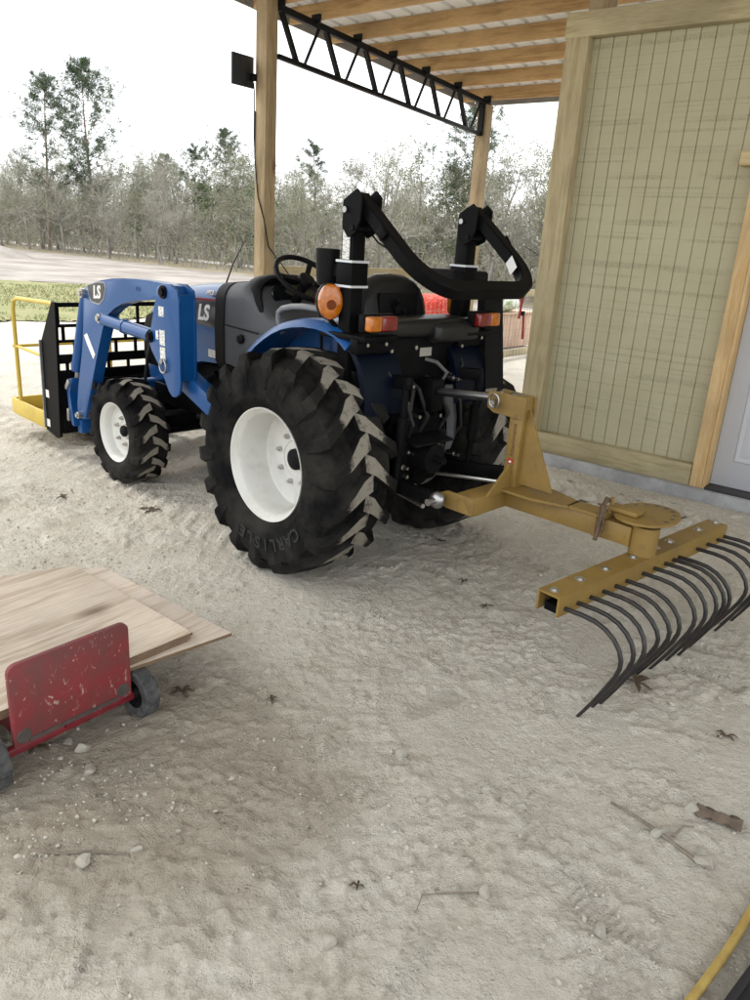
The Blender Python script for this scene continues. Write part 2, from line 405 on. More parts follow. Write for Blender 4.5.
    for (sc_, am, mk) in ((38, .16, 4.0), (80, .17, 6.5), (160, .12, 9)):
        v1 = N('ShaderNodeTexVoronoi'); v1.inputs['Scale'].default_value = sc_; L(wv.outputs[0], v1.inputs['Vector'])
        r1 = N('ShaderNodeMapRange'); r1.interpolation_type = 'SMOOTHSTEP'; r1.inputs[1].default_value = .12; r1.inputs[2].default_value = .50; r1.inputs[3].default_value = 1; r1.inputs[4].default_value = 0; L(v1.outputs['Distance'], r1.inputs[0])
        m1 = rng_(noise(mk, 5, .7), .47, .60)
        k1 = N('ShaderNodeMath'); k1.operation = 'MULTIPLY'; L(r1.outputs[0], k1.inputs[0]); L(m1.outputs[0], k1.inputs[1])
        a1 = N('ShaderNodeMath'); a1.operation = 'MULTIPLY_ADD'; a1.inputs[1].default_value = am; L(k1.outputs[0], a1.inputs[0]); L(hs_.outputs[0], a1.inputs[2]); hs_ = a1
    L(hs_.outputs[0], bp.inputs['Height']); L(bp.outputs[0], b.inputs['Normal'])
    return m
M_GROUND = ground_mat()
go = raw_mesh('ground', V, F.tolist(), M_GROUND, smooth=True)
tag(go, 'pale crushed lime rock ground with prints, clods, damp stains and a painted shadow by the dolly', 'ground', kind='structure')

def strip(name, poly, z, m, label, cat, n=60, amp=.0, seed=0):
    """an irregular sheet with a wavering outline"""
    rr = random.Random(seed); P = []
    k = len(poly)
    for i in range(k):
        a, c = Vector(poly[i]), Vector(poly[(i+1) % k])
        for j in range(n):
            p = a.lerp(c, j/n); P.append((p.x+rr.uniform(-amp, amp), p.y+rr.uniform(-amp, amp), z))
    bm = bmesh.new(); f = bm.faces.new([bm.verts.new(p) for p in P]); bmesh.ops.triangulate(bm, faces=[f])
    me = bpy.data.meshes.new(name); bm.to_mesh(me); bm.free(); me.materials.append(m)
    o = bpy.data.objects.new(name, me); COL.objects.link(o)
    return tag(o, label, cat, kind='structure')
M_LAWN = mat('thin winter lawn soil', (.17, .19, .06), .95, col2=(.27, .25, .12), vscale=1.6, bump=.5, bscale=30)
M_VERGE = mat('leaf litter verge', (.20, .17, .10), .95, col2=(.31, .26, .18), vscale=.8, bump=.5, bscale=20)
M_ROAD = mat('grey sand road', (.22, .193, .168), .95, col2=(.35, .315, .28), vscale=.5, bump=.5, bscale=20, lo=.4, hi=.6)
M_TRACK = mat('pale far track', (.60, .57, .52), .95, var=.1, vscale=1)
# building axes: u along the wall (to the right), v away from the camera
bu_ = Vector((math.cos(B_RZ), math.sin(B_RZ), 0)); bv_ = Vector((-math.sin(B_RZ), math.cos(B_RZ), 0))
def bw(u, v, z=0): return B_O+u*bu_+v*bv_+Vector((0, 0, z))
LAWN = [tuple(bw(u, v)[:2]) for u, v in ((-10.2, -12), (-9.9, .5), (-9.4, 2), (-9.8, 5), (-11.5, 8.2), (-14, 9.3), (-17.3, 8.6), (-17.1, 6.4), (-18.6, 5), (-19.8, -12))]
strip('lawn', LAWN, .012, M_LAWN, 'thin green and tan winter lawn left of the tractor', 'lawn', 40, .12, 3)
E1, E2 = 17.2, 25.5
strip('sand_road', [bw(u, v)[:2] for u, v in ((-18.3, -20), (-18.3, 4.8), (-17.0, 6.6), (-16.6, 10), (-13, 11.5), (30, 11.5), (30, 17), (-60, 18.5), (-50, -20))], .004, M_ROAD, 'grey rutted sand road between the lawn and the woods', 'road', 40, .15, 5)
strip('leafy_verge', [bw(-110, 17.4)[:2], bw(-14, 16.4)[:2], bw(40, 16.2)[:2], bw(40, 60)[:2], bw(-110, 60)[:2]], .008, M_VERGE, 'brown leaf littered verge under the bare trees', 'verge', 50, .5, 6)
strip('far_track', [bw(-110, 22.2)[:2], bw(-14, 22.0)[:2], bw(40, 22)[:2], bw(40, 23.7)[:2], bw(-14, 23.8)[:2], bw(-110, 24.4)[:2]], .014, M_TRACK, 'pale track seen between the trunks in the woods', 'track', 50, .15, 8)

# grass blades on the lawn: nobody could count them
def inside(poly, x, y):
    c = np.zeros(len(x), bool); n = len(poly)
    for i in range(n):
        (x1, y1), (x2, y2) = poly[i], poly[(i+1) % n]
        cond = ((y1 > y) != (y2 > y)) & (x < (x2-x1)*(y-y1)/(y2-y1+1e-9)+x1)
        c ^= cond
    return c
M_GRASS = mat('grass blade', (.13, .155, .05), .8, col2=(.27, .255, .11), vscale=2.5, lo=.4, hi=.6)
def blades(name, poly, n, hmin, hmax, wd, m, seed, box):
    r = np.random.default_rng(seed); x = r.uniform(box[0], box[1], n); y = r.uniform(box[2], box[3], n)
    k = inside(poly, x, y) & (vnoise(x, y, .7, 3)+.5*vnoise(x, y, 2.5, 4) > .55); x, y = x[k], y[k]; n = len(x)
    a = r.uniform(0, 6.28, n); h = r.uniform(hmin, hmax, n); dx, dy = np.cos(a)*wd, np.sin(a)*wd; lx, ly = r.normal(0, .5, n)*h, r.normal(0, .5, n)*h
    z = np.full(n, .012)
    V = np.concatenate([np.stack([x-dx, y-dy, z], 1), np.stack([x+dx, y+dy, z], 1), np.stack([x+lx, y+ly, z+h], 1)])
    i = np.arange(n); return raw_mesh(name, V, np.stack([i, i+n, i+2*n], 1).tolist(), m)
g = blades('lawn_grass', LAWN, 110000, .02, .06, .010, M_GRASS, 2, (-26, 0, 0, 26))
tag(g, 'short sparse grass growing on the lawn left of the tractor', 'grass', kind='stuff')
# ------------------------------------------------------------------ pole barn
YP = ((.56, .43, .25), (.40, .26, .12))
M_TREATED_Z = wood('treated post', (.45, .385, .24), (.31, .245, .135), 2, 14, knots=.55, knot_scale=2.0, knot_r=(.03, .08))
M_TREATED_X = wood('treated board', (.45, .395, .25), (.32, .26, .14), 0, 14, knots=.5, knot_scale=1.6)
M_TREATED_V = wood('treated rail', (.46, .40, .26), (.34, .27, .15), 1, 14, knots=.4, knot_scale=1.6)
M_POST = wood('weathered post', (.38, .295, .18), (.235, .165, .09), 2, 12, knots=.8, knot_scale=2.0, knot_r=(.03, .10))
M_PURLIN = wood('stained purlin', (.50, .33, .16), (.31, .18, .075), 0, 16, knots=.85, knot_scale=2.0, knot_r=(.04, .11))
M_PINE_Z = wood('fresh pine casing', (.62, .46, .25), (.50, .31, .13), 2, 11, knots=.4, knot_scale=1.2)
M_BLACKSTEEL = mat('black painted steel', (.008, .008, .009), .45, var=.3, vscale=14, spec=.15)
M_ROOFMETAL = mat('galvanised roof underside', (.78, .79, .80), .42, metal=.0, var=.08, vscale=3)
M_TRIMMETAL = mat('grey trim metal', (.22, .21, .20), .5, var=.1)
M_DOOR = mat('white steel door', (.50, .515, .555), .45, var=.04, vscale=2)
M_SLAB = mat('concrete slab', (.33, .335, .345), .85, var=.25, vscale=5, bump=.3, bscale=60)
M_BRASS = mat('satin nickel', (.55, .53, .48), .3, metal=1)
M_DARK = mat('dark interior board', (.10, .085, .07), .9, var=.2)

def siding_mat():
    """primed panel siding: olive beige, rows of faint mill stamps and nail marks"""
    m = bpy.data.materials.new('primed siding'); m.use_nodes = True
    nt = m.node_tree; L = nt.links.new; N = nt.nodes.new; b = nt.nodes['Principled BSDF']
    tc = N('ShaderNodeTexCoord')
    n1 = N('ShaderNodeTexNoise'); n1.inputs['Scale'].default_value = 3; n1.inputs['Detail'].default_value = 6; L(tc.outputs['Object'], n1.inputs['Vector'])
    mpv = N('ShaderNodeMapping'); mpv.inputs['Scale'].default_value = (40, 40, 2.0); L(tc.outputs['Object'], mpv.inputs[0])
    n2 = N('ShaderNodeTexNoise'); n2.inputs['Scale'].default_value = 3; n2.inputs['Detail'].default_value = 4; L(mpv.outputs[0], n2.inputs['Vector'])
    r1 = N('ShaderNodeMapRange'); r1.inputs[1].default_value = .3; r1.inputs[2].default_value = .7; L(n1.outputs[0], r1.inputs[0])
    x = N('ShaderNodeMix'); x.data_type = 'RGBA'; x.inputs[6].default_value = (.425, .392, .262, 1); x.inputs[7].default_value = (.465, .435, .30, 1); L(r1.outputs[0], x.inputs[0])
    # rows: narrow in z, broken into dashes along u
    sep = N('ShaderNodeSeparateXYZ'); L(tc.outputs['Object'], sep.inputs[0])
    cz = N('ShaderNodeCombineXYZ'); L(sep.outputs[2], cz.inputs[2])
    nr = N('ShaderNodeTexNoise'); nr.inputs['Scale'].default_value = 17; nr.inputs['Detail'].default_value = 2; nr.inputs['Roughness'].default_value = .8; L(cz.outputs[0], nr.inputs['Vector'])
    rr = N('ShaderNodeMapRange'); rr.inputs[1].default_value = .52; rr.inputs[2].default_value = .57; L(nr.outputs[0], rr.inputs[0])
    md = N('ShaderNodeMapping'); md.inputs['Scale'].default_value = (70, 1, 140); L(tc.outputs['Object'], md.inputs[0])
    nd = N('ShaderNodeTexNoise'); nd.inputs['Scale'].default_value = 1; nd.inputs['Detail'].default_value = 2; L(md.outputs[0], nd.inputs['Vector'])
    rd = N('ShaderNodeMapRange'); rd.inputs[1].default_value = .34; rd.inputs[2].default_value = .6; L(nd.outputs[0], rd.inputs[0])
    mb = N('ShaderNodeMapping'); mb.inputs['Scale'].default_value = (2.4, 1, 9); L(tc.outputs['Object'], mb.inputs[0])
    nb = N('ShaderNodeTexNoise'); nb.inputs['Scale'].default_value = 1; nb.inputs['Detail'].default_value = 3; L(mb.outputs[0], nb.inputs['Vector'])
    rb = N('ShaderNodeMapRange'); rb.inputs[1].default_value = .40; rb.inputs[2].default_value = .52; L(nb.outputs[0], rb.inputs[0])
    a = N('ShaderNodeMath'); a.operation = 'MULTIPLY'; L(rr.outputs[0], a.inputs[0]); L(rd.outputs[0], a.inputs[1])
    c = N('ShaderNodeMath'); c.operation = 'MULTIPLY'; L(a.outputs[0], c.inputs[0]); L(rb.outputs[0], c.inputs[1])
    d = N('ShaderNodeMath'); d.operation = 'MULTIPLY'; d.inputs[1].default_value = .34; L(c.outputs[0], d.inputs[0])
    # thin pencil-straight stamp lines
    nl = N('ShaderNodeTexNoise'); nl.inputs['Scale'].default_value = 60; nl.inputs['Detail'].default_value = 0; L(cz.outputs[0], nl.inputs['Vector'])
    rl = N('ShaderNodeMapRange'); rl.inputs[1].default_value = .64; rl.inputs[2].default_value = .68; L(nl.outputs[0], rl.inputs[0])
    ml = N('ShaderNodeMath'); ml.operation = 'MULTIPLY'; L(rl.outputs[0], ml.inputs[0]); L(rb.outputs[0], ml.inputs[1])
    ml2 = N('ShaderNodeMath'); ml2.operation = 'MULTIPLY'; ml2.inputs[1].default_value = .14; L(ml.outputs[0], ml2.inputs[0])
    mxm = N('ShaderNodeMath'); mxm.operation = 'MAXIMUM'; L(d.outputs[0], mxm.inputs[0]); L(ml2.outputs[0], mxm.inputs[1])
    x2 = N('ShaderNodeMix'); x2.data_type = 'RGBA'; x2.inputs[7].default_value = (.11, .10, .062, 1); L(x.outputs[2], x2.inputs[6]); L(mxm.outputs[0], x2.inputs[0])
    L(x2.outputs[2], b.inputs['Base Color']); b.inputs['Roughness'].default_value = .75; b.inputs['Specular IOR Level'].default_value = .25
    bp = N('ShaderNodeBump'); bp.inputs['Strength'].default_value = .35; bp.inputs['Distance'].default_value = .004; L(n2.outputs[0], bp.inputs['Height']); L(bp.outputs[0], b.inputs['Normal'])
    return m
M_SIDING = siding_mat()

barn = empty('pole_barn', B_O, B_RZ)
tag(barn, 'open pole barn with beige grooved siding wall, white door and metal roof on timber purlins', 'barn')
SLAB = .09
# slab the walled room stands on
mb = MB(); mb.prism([(-.04, -.05), (6.5, -.05), (6.5, 4.3), (-.04, 4.3)], -.1, SLAB, 'xy', bev=.012)
mb.build('concrete_slab', M_SLAB, barn)
# grooved siding: flat face with real V grooves every 10 cm
def siding_panel(u0, u1, z0, z1, v, name='siding_panel', first=.0):
    pts = [(u0, v+.014), (u0, v)]
    u = u0+first
    while u < u1-.02:
        if u > u0+.01: pts += [(u-.0045, v), (u-.003, v+.008), (u+.003, v+.008), (u+.0045, v)]
        u += .0972
    pts += [(u1, v), (u1, v+.014)]
    mb = MB(); mb.prism(pts, z0, z1, 'xy'); return mb.build(name, M_SIDING, barn, ang=15)
siding_panel(.15, 1.40, .12, 3.10, .085, first=.07)
siding_panel(1.40, 2.55, 2.17, 3.10, .085, first=.09)
siding_panel(2.55, 6.4, .12, 3.10, .085, first=.05)
# corner post, header, base board
mb = MB(); mb.box((.088, .068, 1.56), (.17, .135, 2.94), bev=.004); mb.build('corner_post', M_TREATED_Z, barn)
mb = MB(); mb.box((3.2, .040, 3.105), (6.42, .086, .155), bev=.003); mb.build('header_board', M_TREATED_X, barn)
mb = MB(); mb.box((.787, .040, .168), (1.225, .085, .15), bev=.003); mb.build('base_board', M_TREATED_X, barn)
mb = MB(); mb.box((4.5, .040, .168), (3.8, .085, .15), bev=.003); mb.build('base_board', M_TREATED_X, barn)
# upper posts standing on behind the header up to the roof
for u in (.185, 2.9, 5.6):
    mb = MB(); mb.box((u, .13, 3.34), (.14, .14, .60), bev=.004); mb.build('upper_post', M_POST, barn)
# door casing and jamb
mb = MB(); mb.box((1.448, .042, 1.148), (.085, .08, 2.11), bev=.003); mb.build('door_casing', M_PINE_Z, barn)
mb = MB(); mb.box((1.502, .076, 1.128), (.02, .146, 2.07), bev=.002); mb.build('door_jamb', M_PINE_Z, barn)
mb = MB(); mb.box((2.49, .042, 1.148), (.085, .08, 2.11), bev=.003); mb.build('door_casing', M_PINE_Z, barn)
mb = MB(); mb.box((2.438, .076, 1.128), (.02, .146, 2.07), bev=.002); mb.build('door_jamb', M_PINE_Z, barn)
M_PINE_X = wood('pine head casing', (.60, .50, .30), (.46, .34, .18), 0, 11, knots=.4, knot_scale=1.2)
mb = MB(); mb.box((1.96, .040, 2.246), (1.30, .088, .085), bev=.003); mb.build('head_casing', M_PINE_X, barn)
# door with pressed panels
DV = .118
mb = MB(); mb.box((1.97, DV+.022, 1.135), (.912, .044, 2.045), bev=.003)
door = mb.build('door', M_DOOR, barn)
for (a, c_, z0, z1) in ((1.635, 1.925, .30, 1.02), (2.015, 2.305, .30, 1.02), (1.635, 1.925, 1.18, 1.68), (2.015, 2.305, 1.18, 1.68), (1.635, 1.925, 1.78, 2.03), (2.015, 2.305, 1.78, 2.03)):
    mb = MB()
    ou = [(a, z0), (c_, z0), (c_, z1), (a, z1)]
    def rect(k, v): return [(a+k, v, z0+k), (c_-k, v, z0+k), (c_-k, v, z1-k), (a+k, v, z1-k)]
    mb.loft([rect(0, DV-.001), rect(.008, DV-.007), rect(.022, DV-.007), rect(.034, DV-.001), rect(.06, DV-.006), rect(.07, DV-.006)][::1], cap=True)
    mb.build('door_panel', M_DOOR, door)
mb = MB(); mb.lathe([(.0, -.07), (.022, -.068), (.029, -.05), (.024, -.03), (.011, -.02), (.011, -.006), (.03, -.005), (.03, 0)], (2.36, DV-.002, 1.05), 'y', 20)
mb.build('door_knob', M_BRASS, door)
mb = MB(); mb.box((1.97, .07, .1), (.915, .15, .02), bev=.003); mb.build('threshold', mat('dark threshold', (.03, .03, .032), .5), barn)
# return walls of the closed room
mb = MB(); mb.box((.02, 2.08, 1.60), (.03, 3.88, 3.02)); mb.build('end_wall', M_SIDING, barn)

# roof: slopes down away from the camera
def zr(v): return 3.602-.05*v            # underside of the purlins at depth v
PV = [-5.3, -4.7, -4.1, -3.5, -2.9, -2.3, -1.7, -1.08, -.50, .10, .574, 1.19, 1.784, 2.41, 3.09, 3.79]
UL, UR = -3.28, 6.6
for i, v in enumerate(PV):
    mb = MB(); mb.box(((UL+UR)/2, 0, 0), (UR-UL, .04, .14), bev=.003)
    o = mb.build('purlin', M_PURLIN, barn); o.location = (0, v, zr(v)+.0715)
# ribbed roof sheet (one rib every 23 cm, running down the slope)
v0, v1 = -5.45, 4.15
prof = []; u = UL-.05
while u < UR:
    prof += [(u, 0), (u+.165, 0), (u+.178, .022), (u+.212, .022)]; u += .2286
zt = lambda v: zr(v)+.1425
rings = []
for v in (v0, v1):
    rings.append([(p[0], v, zt(v)+p[1]) for p in prof]+[(p[0], v, zt(v)+p[1]+.002) for p in prof[::-1]])
mb = MB(); mb.loft(rings); mb.build('roof_sheet', M_ROOFMETAL, barn, ang=10)
# screw tips showing through beside each purlin
mb = MB()
for v in PV[5:]:
    u = UL+.14
    while u < 2.0:
        mb.cyl((u, v-.055, zt(v-.055)-.016), (u, v-.055, zt(v-.055)), .006, 5); u += .2286
o = mb.build('roof_screws', M_BRASS, barn); o['kind'] = 'stuff'
# gable trim and eave trim
mb = MB(); mb.bar((UL-.07, v0, zt(v0)-.045), (UL-.07, v1, zt(v1)-.045), .02, .15); mb.build('gable_trim', M_TRIMMETAL, barn)
mb = MB(); mb.box(((UL+UR)/2, v1+.012, zt(v1)-.05), (UR-UL+.1, .02, .13)); mb.build('eave_trim', M_TRIMMETAL, barn)

# open-web trusses
def truss(u, va, vb, n, ptop0=3.566, ptop1=3.38):
    sl = .0487
    ct = lambda v: 3.567-sl*v; cb = lambda v: 3.178-.044*v
    mb = MB(); mb.bar((u, va, ct(va)), (u, vb+.14, ct(vb+.14)), .06, .058, bev=.004)
    t = mb.build('truss', M_BLACKSTEEL, barn)
    mb = MB(); mb.bar((u, va, cb(va)), (u, vb, cb(vb)), .05, .04, bev=.003); mb.build('bottom_chord', M_BLACKSTEEL, t)
    st = (vb-va)/n
    for i in range(n):
        a, m_, e = va+i*st+.03, va+(i+.42)*st, va+(i+.58)*st
        mb = MB(); mb.bar((u, a, ct(a)), (u, m_, cb(m_)), .045, .036); mb.build('web', M_BLACKSTEEL, t)
        f = va+(i+1)*st-.05
        mb = MB(); mb.bar((u, e, cb(e)), (u, f, ct(f)), .022, .022); mb.build('web', M_BLACKSTEEL, t)
    mb = MB(); mb.bar((u, vb, cb(vb)-.02), (u, vb, ct(vb)+.03), .07, .06); mb.build('end_plate', M_BLACKSTEEL, t)
    for v in PV:
        if va-.2 < v < vb+.2:
            mb = MB(); mb.box((u+.03, v-.03, ct(v)+.04), (.11, .016, .075)); mb.build('purlin_clip', M_BLACKSTEEL, t)
truss(-2.94, .07, 3.72, 6)
# timber posts
for (u, v, zt_) in ((-3.01, 0.0, 3.66), (-2.945, 3.80, 3.36), (-2.945, -4.5, 3.83)):
    mb = MB(); mb.box((u, v, zt_/2-.1), (.142, .142, zt_+.2), bev=.005); mb.build('post', M_POST, barn)
# things above the header, stored behind it
mb = MB(); mb.box((.9, .5, 3.62), (.9, .3, .012)); mb.build('ceiling_board', M_DARK, barn)

# dark flat panel on the near post
t = empty('solar_panel', bw(-3.115, -.07, 2.88), B_RZ)
tag(t, 'flat black solar panel fixed to the left side of the near timber post', 'solar panel')
mb = MB(); mb.box((0, -.13, .14), (.022, .26, .26), bev=.003); mb.build('panel', mat('dark panel glass', (.012, .015, .022), .35, var=.2), t)
mb = MB(); mb.box((.03, -.02, .10), (.05, .05, .06), bev=.006); mb.build('bracket', M_BLACKSTEEL, t)
mb = MB(); mb.tube([(.01, .0, .06), (.022, .0, -.05), (.02, .0, -.4), (.027, .01, -.6)], .006, 6); mb.build('lead', M_BLACKSTEEL, t)
# thin wire sagging down the post to the rail
mb = MB(); mb.tube([bw(-3.075, -.078, 2.7), bw(-3.07, -.082, 2.3), bw(-3.02, -.082, 1.95), bw(-2.935, -.080, 1.75), bw(-2.928, -.02, 1.5), bw(-2.87, .15, 1.30), bw(-2.865, .25, 1.2)], .006, 6)
tag(mb.build('wire', M_BLACKSTEEL), 'thin dark wire sagging down the face of the near timber post', 'wire')

# yard fence along the far side
fe = empty('wire_fence', bw(-2.94, 0, 0), B_RZ)
tag(fe, 'low fence of wooden rails and welded wire beyond the tractor seat', 'fence')
for (z, a, c_) in ((1.27, .075, 3.72), (1.0, 3.88, 8.6), (.09, 3.88, 8.6)):
    mb = MB(); mb.box((0, (a+c_)/2, z), (.038, c_-a, .10), bev=.003); mb.build('rail', M_TREATED_V, fe)
for v in (6.6, 8.6):
    mb = MB(); mb.box((-.07, v, .55), (.09, .09, 1.2), bev=.004); mb.build('fence_post', M_TREATED_Z, fe)
mb = MB()
for (va, vb, zt_) in ((.08, 3.72, 1.22), (3.88, 8.6, .98)):
    v = va
    while v < vb: mb.bar((.024, v, .02), (.024, v, zt_), .0035, .0035); v += .10
    z = .05
    while z < zt_: mb.bar((.024, va, z), (.024, vb, z), .0035, .0035); z += .10 if z < .6 else .15
mb.build('welded_wire', mat('galvanised wire', (.30, .29, .27), .5, metal=.6), fe)
M_STRAP = mat('dull red webbing', (.20, .018, .022), .8, var=.25, vscale=30)
t = empty('ratchet_strap', bw(-2.9, 5.35, 0.0), B_RZ)
tag(t, 'dull red ratchet strap looped over the fence rail beside the barn corner', 'strap')
mb = MB(); mb.tube([(.0, -.05, .62), (.0, -.02, .8), (.01, .02, 1.03), (-.02, .05, 1.07), (-.06, .07, 1.02), (-.06, .08, .8)], .02, 8); mb.build('loop', M_STRAP, t)
mb = MB(); mb.bar((.02, .12, .30), (.02, .06, .70), .02, .055, bev=.006); mb.build('tail', M_STRAP, t)
mb = MB(); mb.box((.02, .03, .70), (.05, .06, .07), bev=.008); mb.build('buckle', M_BLACKSTEEL, t)
# pink-tan timber crate and bag beyond the fence
t = empty('timber_crate', bw(-3.6, 6.4, 0), B_RZ)
tag(t, 'tan plank crate standing beyond the welded wire fence', 'crate')
M_CRATE = wood('crate plank', (.62, .46, .36), (.50, .33, .23), 2, 14, knots=.4)
for k in range(8):
    mb = MB(); mb.box((-.0, -.8+k*.2, .30), (.02, .192, .56), bev=.003); mb.build('plank', M_CRATE, t)
mb = MB(); mb.box((-.35, -.1, .28), (.66, 1.58, .52)); mb.build('crate_core', M_CRATE, t)
mb = MB(); mb.box((-.2, -.1, .60), (.5, 1.66, .03), bev=.004); mb.build('lid_board', M_CRATE, t)
M_BAG = mat('white and green bag', (.66, .68, .62), .6, col2=(.20, .30, .10), vscale=9, lo=.5, hi=.6)
mb = MB(); mb.ball((0, 0, .13), .3, sub=3, sc=(.7, 1.5, .45)); o = mb.build('sack', M_BAG, loc=bw(-3.75, 6.3, .62), rz=B_RZ)
tag(o, 'white and green sack lying on the tan plank crate', 'sack')
M_RED = mat('red woven sacking', (.55, .035, .02), .8, col2=(.75, .22, .15), vscale=28, lo=.52, hi=.62)
mb = MB(); mb.box((0, 0, .6), (.95, .95, 1.2), bev=.16, seg=4)
o = mb.build('bulk_bag', M_RED, loc=bw(-4.4, 3.2, 0), rz=B_RZ+.2); tag(o, 'mottled red bulk bag standing beyond the fence behind the tractor seat', 'bag')
o.data.transform(Matrix.Identity(4))
mb = MB(); mb.box((0, 0, .43), (.7, .7, .86), bev=.14, seg=4)
o = mb.build('bulk_bag', M_RED, loc=bw(-4.3, 5.0, 0), rz=B_RZ); tag(o, 'smaller red bag glimpsed between the tractor seat and its right roll bar post', 'bag')
M_FEED = mat('printed feed bag', (.62, .60, .55), .5, col2=(.55, .16, .04), vscale=7, lo=.47, hi=.53)
mb = MB(); mb.ball((0, 0, .16), .42, sub=3, sc=(.6, 1.0, .42)); o = mb.build('feed_bag', M_FEED, loc=bw(-3.4, 4.9, 0), rz=B_RZ)
tag(o, 'white and orange printed feed bag on the ground past the right rear tyre', 'bag')
# black mats hung by the fence to the right of the roll bar
M_MAT = mat('black rubber', (.012, .012, .013), .75, var=.3)
# ------------------------------------------------------------------ tractor
M_BLUE = mat('tractor blue paint', (.002, .058, .212), .34, coat=.15, spec=.35, var=.12, vscale=3, col2=(.005, .067, .222))
M_BLUE_SHADE = mat('fender blue in painted shade', (.0012, .0035, .010), .5, spec=.12)  # fender blue painted near-black for the shade on its rear-facing side
M_GREY = mat('grey cowl plastic', (.052, .055, .062), .5, var=.08, vscale=5)
M_DGREY = mat('dark trim plastic', (.006, .006, .007), .5, var=.2, vscale=10, spec=.1)
M_BLACK = mat('black frame paint', (.0045, .0045, .005), .45, var=.3, vscale=9, spec=.06)
M_ENGINE = mat('dark greasy castings', (.005, .005, .0055), .6, var=.4, vscale=20, bump=.3, bscale=60, spec=.05)
M_RUBBER = mat('tyre rubber', (.006, .006, .0065), .85, var=.0, col2=(.045, .042, .037), vscale=4, lo=.40, hi=.80, spec=.06, bump=.15, bscale=90)
M_DUST = mat('dusty lug tops', (.018, .017, .016), .9, col2=(.21, .19, .158), vscale=30, lo=.36, hi=.52, bump=.3, bscale=70, detail=8)
def dust_mat(m):
    nt = m.node_tree; L = nt.links.new; N = nt.nodes.new; b = nt.nodes['Principled BSDF']
    at = N('ShaderNodeAttribute'); at.attribute_name = 'dust'
    tc = N('ShaderNodeTexCoord'); n = N('ShaderNodeTexNoise'); n.inputs['Scale'].default_value = 34; n.inputs['Detail'].default_value = 8; n.inputs['Roughness'].default_value = .7; L(tc.outputs['Object'], n.inputs['Vector'])
    a = N('ShaderNodeMath'); a.operation = 'MULTIPLY_ADD'; a.inputs[1].default_value = .9; L(n.outputs[0], a.inputs[0]); L(at.outputs['Fac'], a.inputs[2])
    r = N('ShaderNodeMapRange'); r.interpolation_type = 'SMOOTHSTEP'; r.inputs[1].default_value = 1.12; r.inputs[2].default_value = 1.42; L(a.outputs[0], r.inputs[0])
    x = N('ShaderNodeMix'); x.data_type = 'RGBA'; x.inputs[6].default_value = (.014, .0135, .013, 1); x.inputs[7].default_value = (.235, .215, .18, 1)
    L(r.outputs[0], x.inputs[0]); L(x.outputs[2], b.inputs['Base Color']); b.inputs['Specular IOR Level'].default_value = .1
dust_mat(M_DUST)
M_RIM = mat('cream wheel paint', (.62, .615, .58), .42, col2=(.52, .505, .46), vscale=4, lo=.5, hi=.72)
add_scuffs(M_RIM, (.33, .30, .25), 5, .54, .76, .5)
add_scuffs(M_BLUE, (.16, .16, .155), 9, .62, .80, .30)
M_CHROME = mat('bright steel', (.34, .34, .345), .34, metal=1)
M_ZINC = mat('zinc plated bolt', (.50, .49, .46), .35, metal=1)
M_AMBER = mat('amber lens', (.42, .115, .003), .12, coat=.6, var=.25, vscale=40)
M_REDL = mat('red lens', (.16, .005, .005), .15, coat=.6, var=.3, vscale=50)
M_LENSC = mat('dark lamp centre', (.14, .030, .003), .6, spec=.2)
M_WHITE = mat('white decal', (.72, .72, .70), .5, var=.04)
M_DECAL = mat('printed decal', (.68, .68, .66), .5, col2=(.30, .30, .31), vscale=60, stretch=(1, 1, 2.2), lo=.5, hi=.58)
M_SILVER = mat('silver lettering', (.74, .75, .76), .3, metal=.3)
M_BADGE = mat('charcoal badge', (.030, .028, .034), .35, coat=.3)
M_REDST = mat('dark red stripe', (.22, .012, .02), .35, coat=.3)
M_VINYL = mat('black seat vinyl', (.006, .006, .007), .5, bump=.1, bscale=120, spec=.1)
M_SHELL = mat('seat shell', (.009, .009, .010), .35, spec=.35)
M_HOSE = mat('hydraulic hose', (.013, .013, .013), .6)
M_BAND = mat('reflective band', (.60, .62, .66), .4)

tr = empty('tractor', T_O, T_RZ)
tag(tr, 'blue compact tractor with front loader, cream wheels, black lugged tyres and folded roll bar', 'tractor')

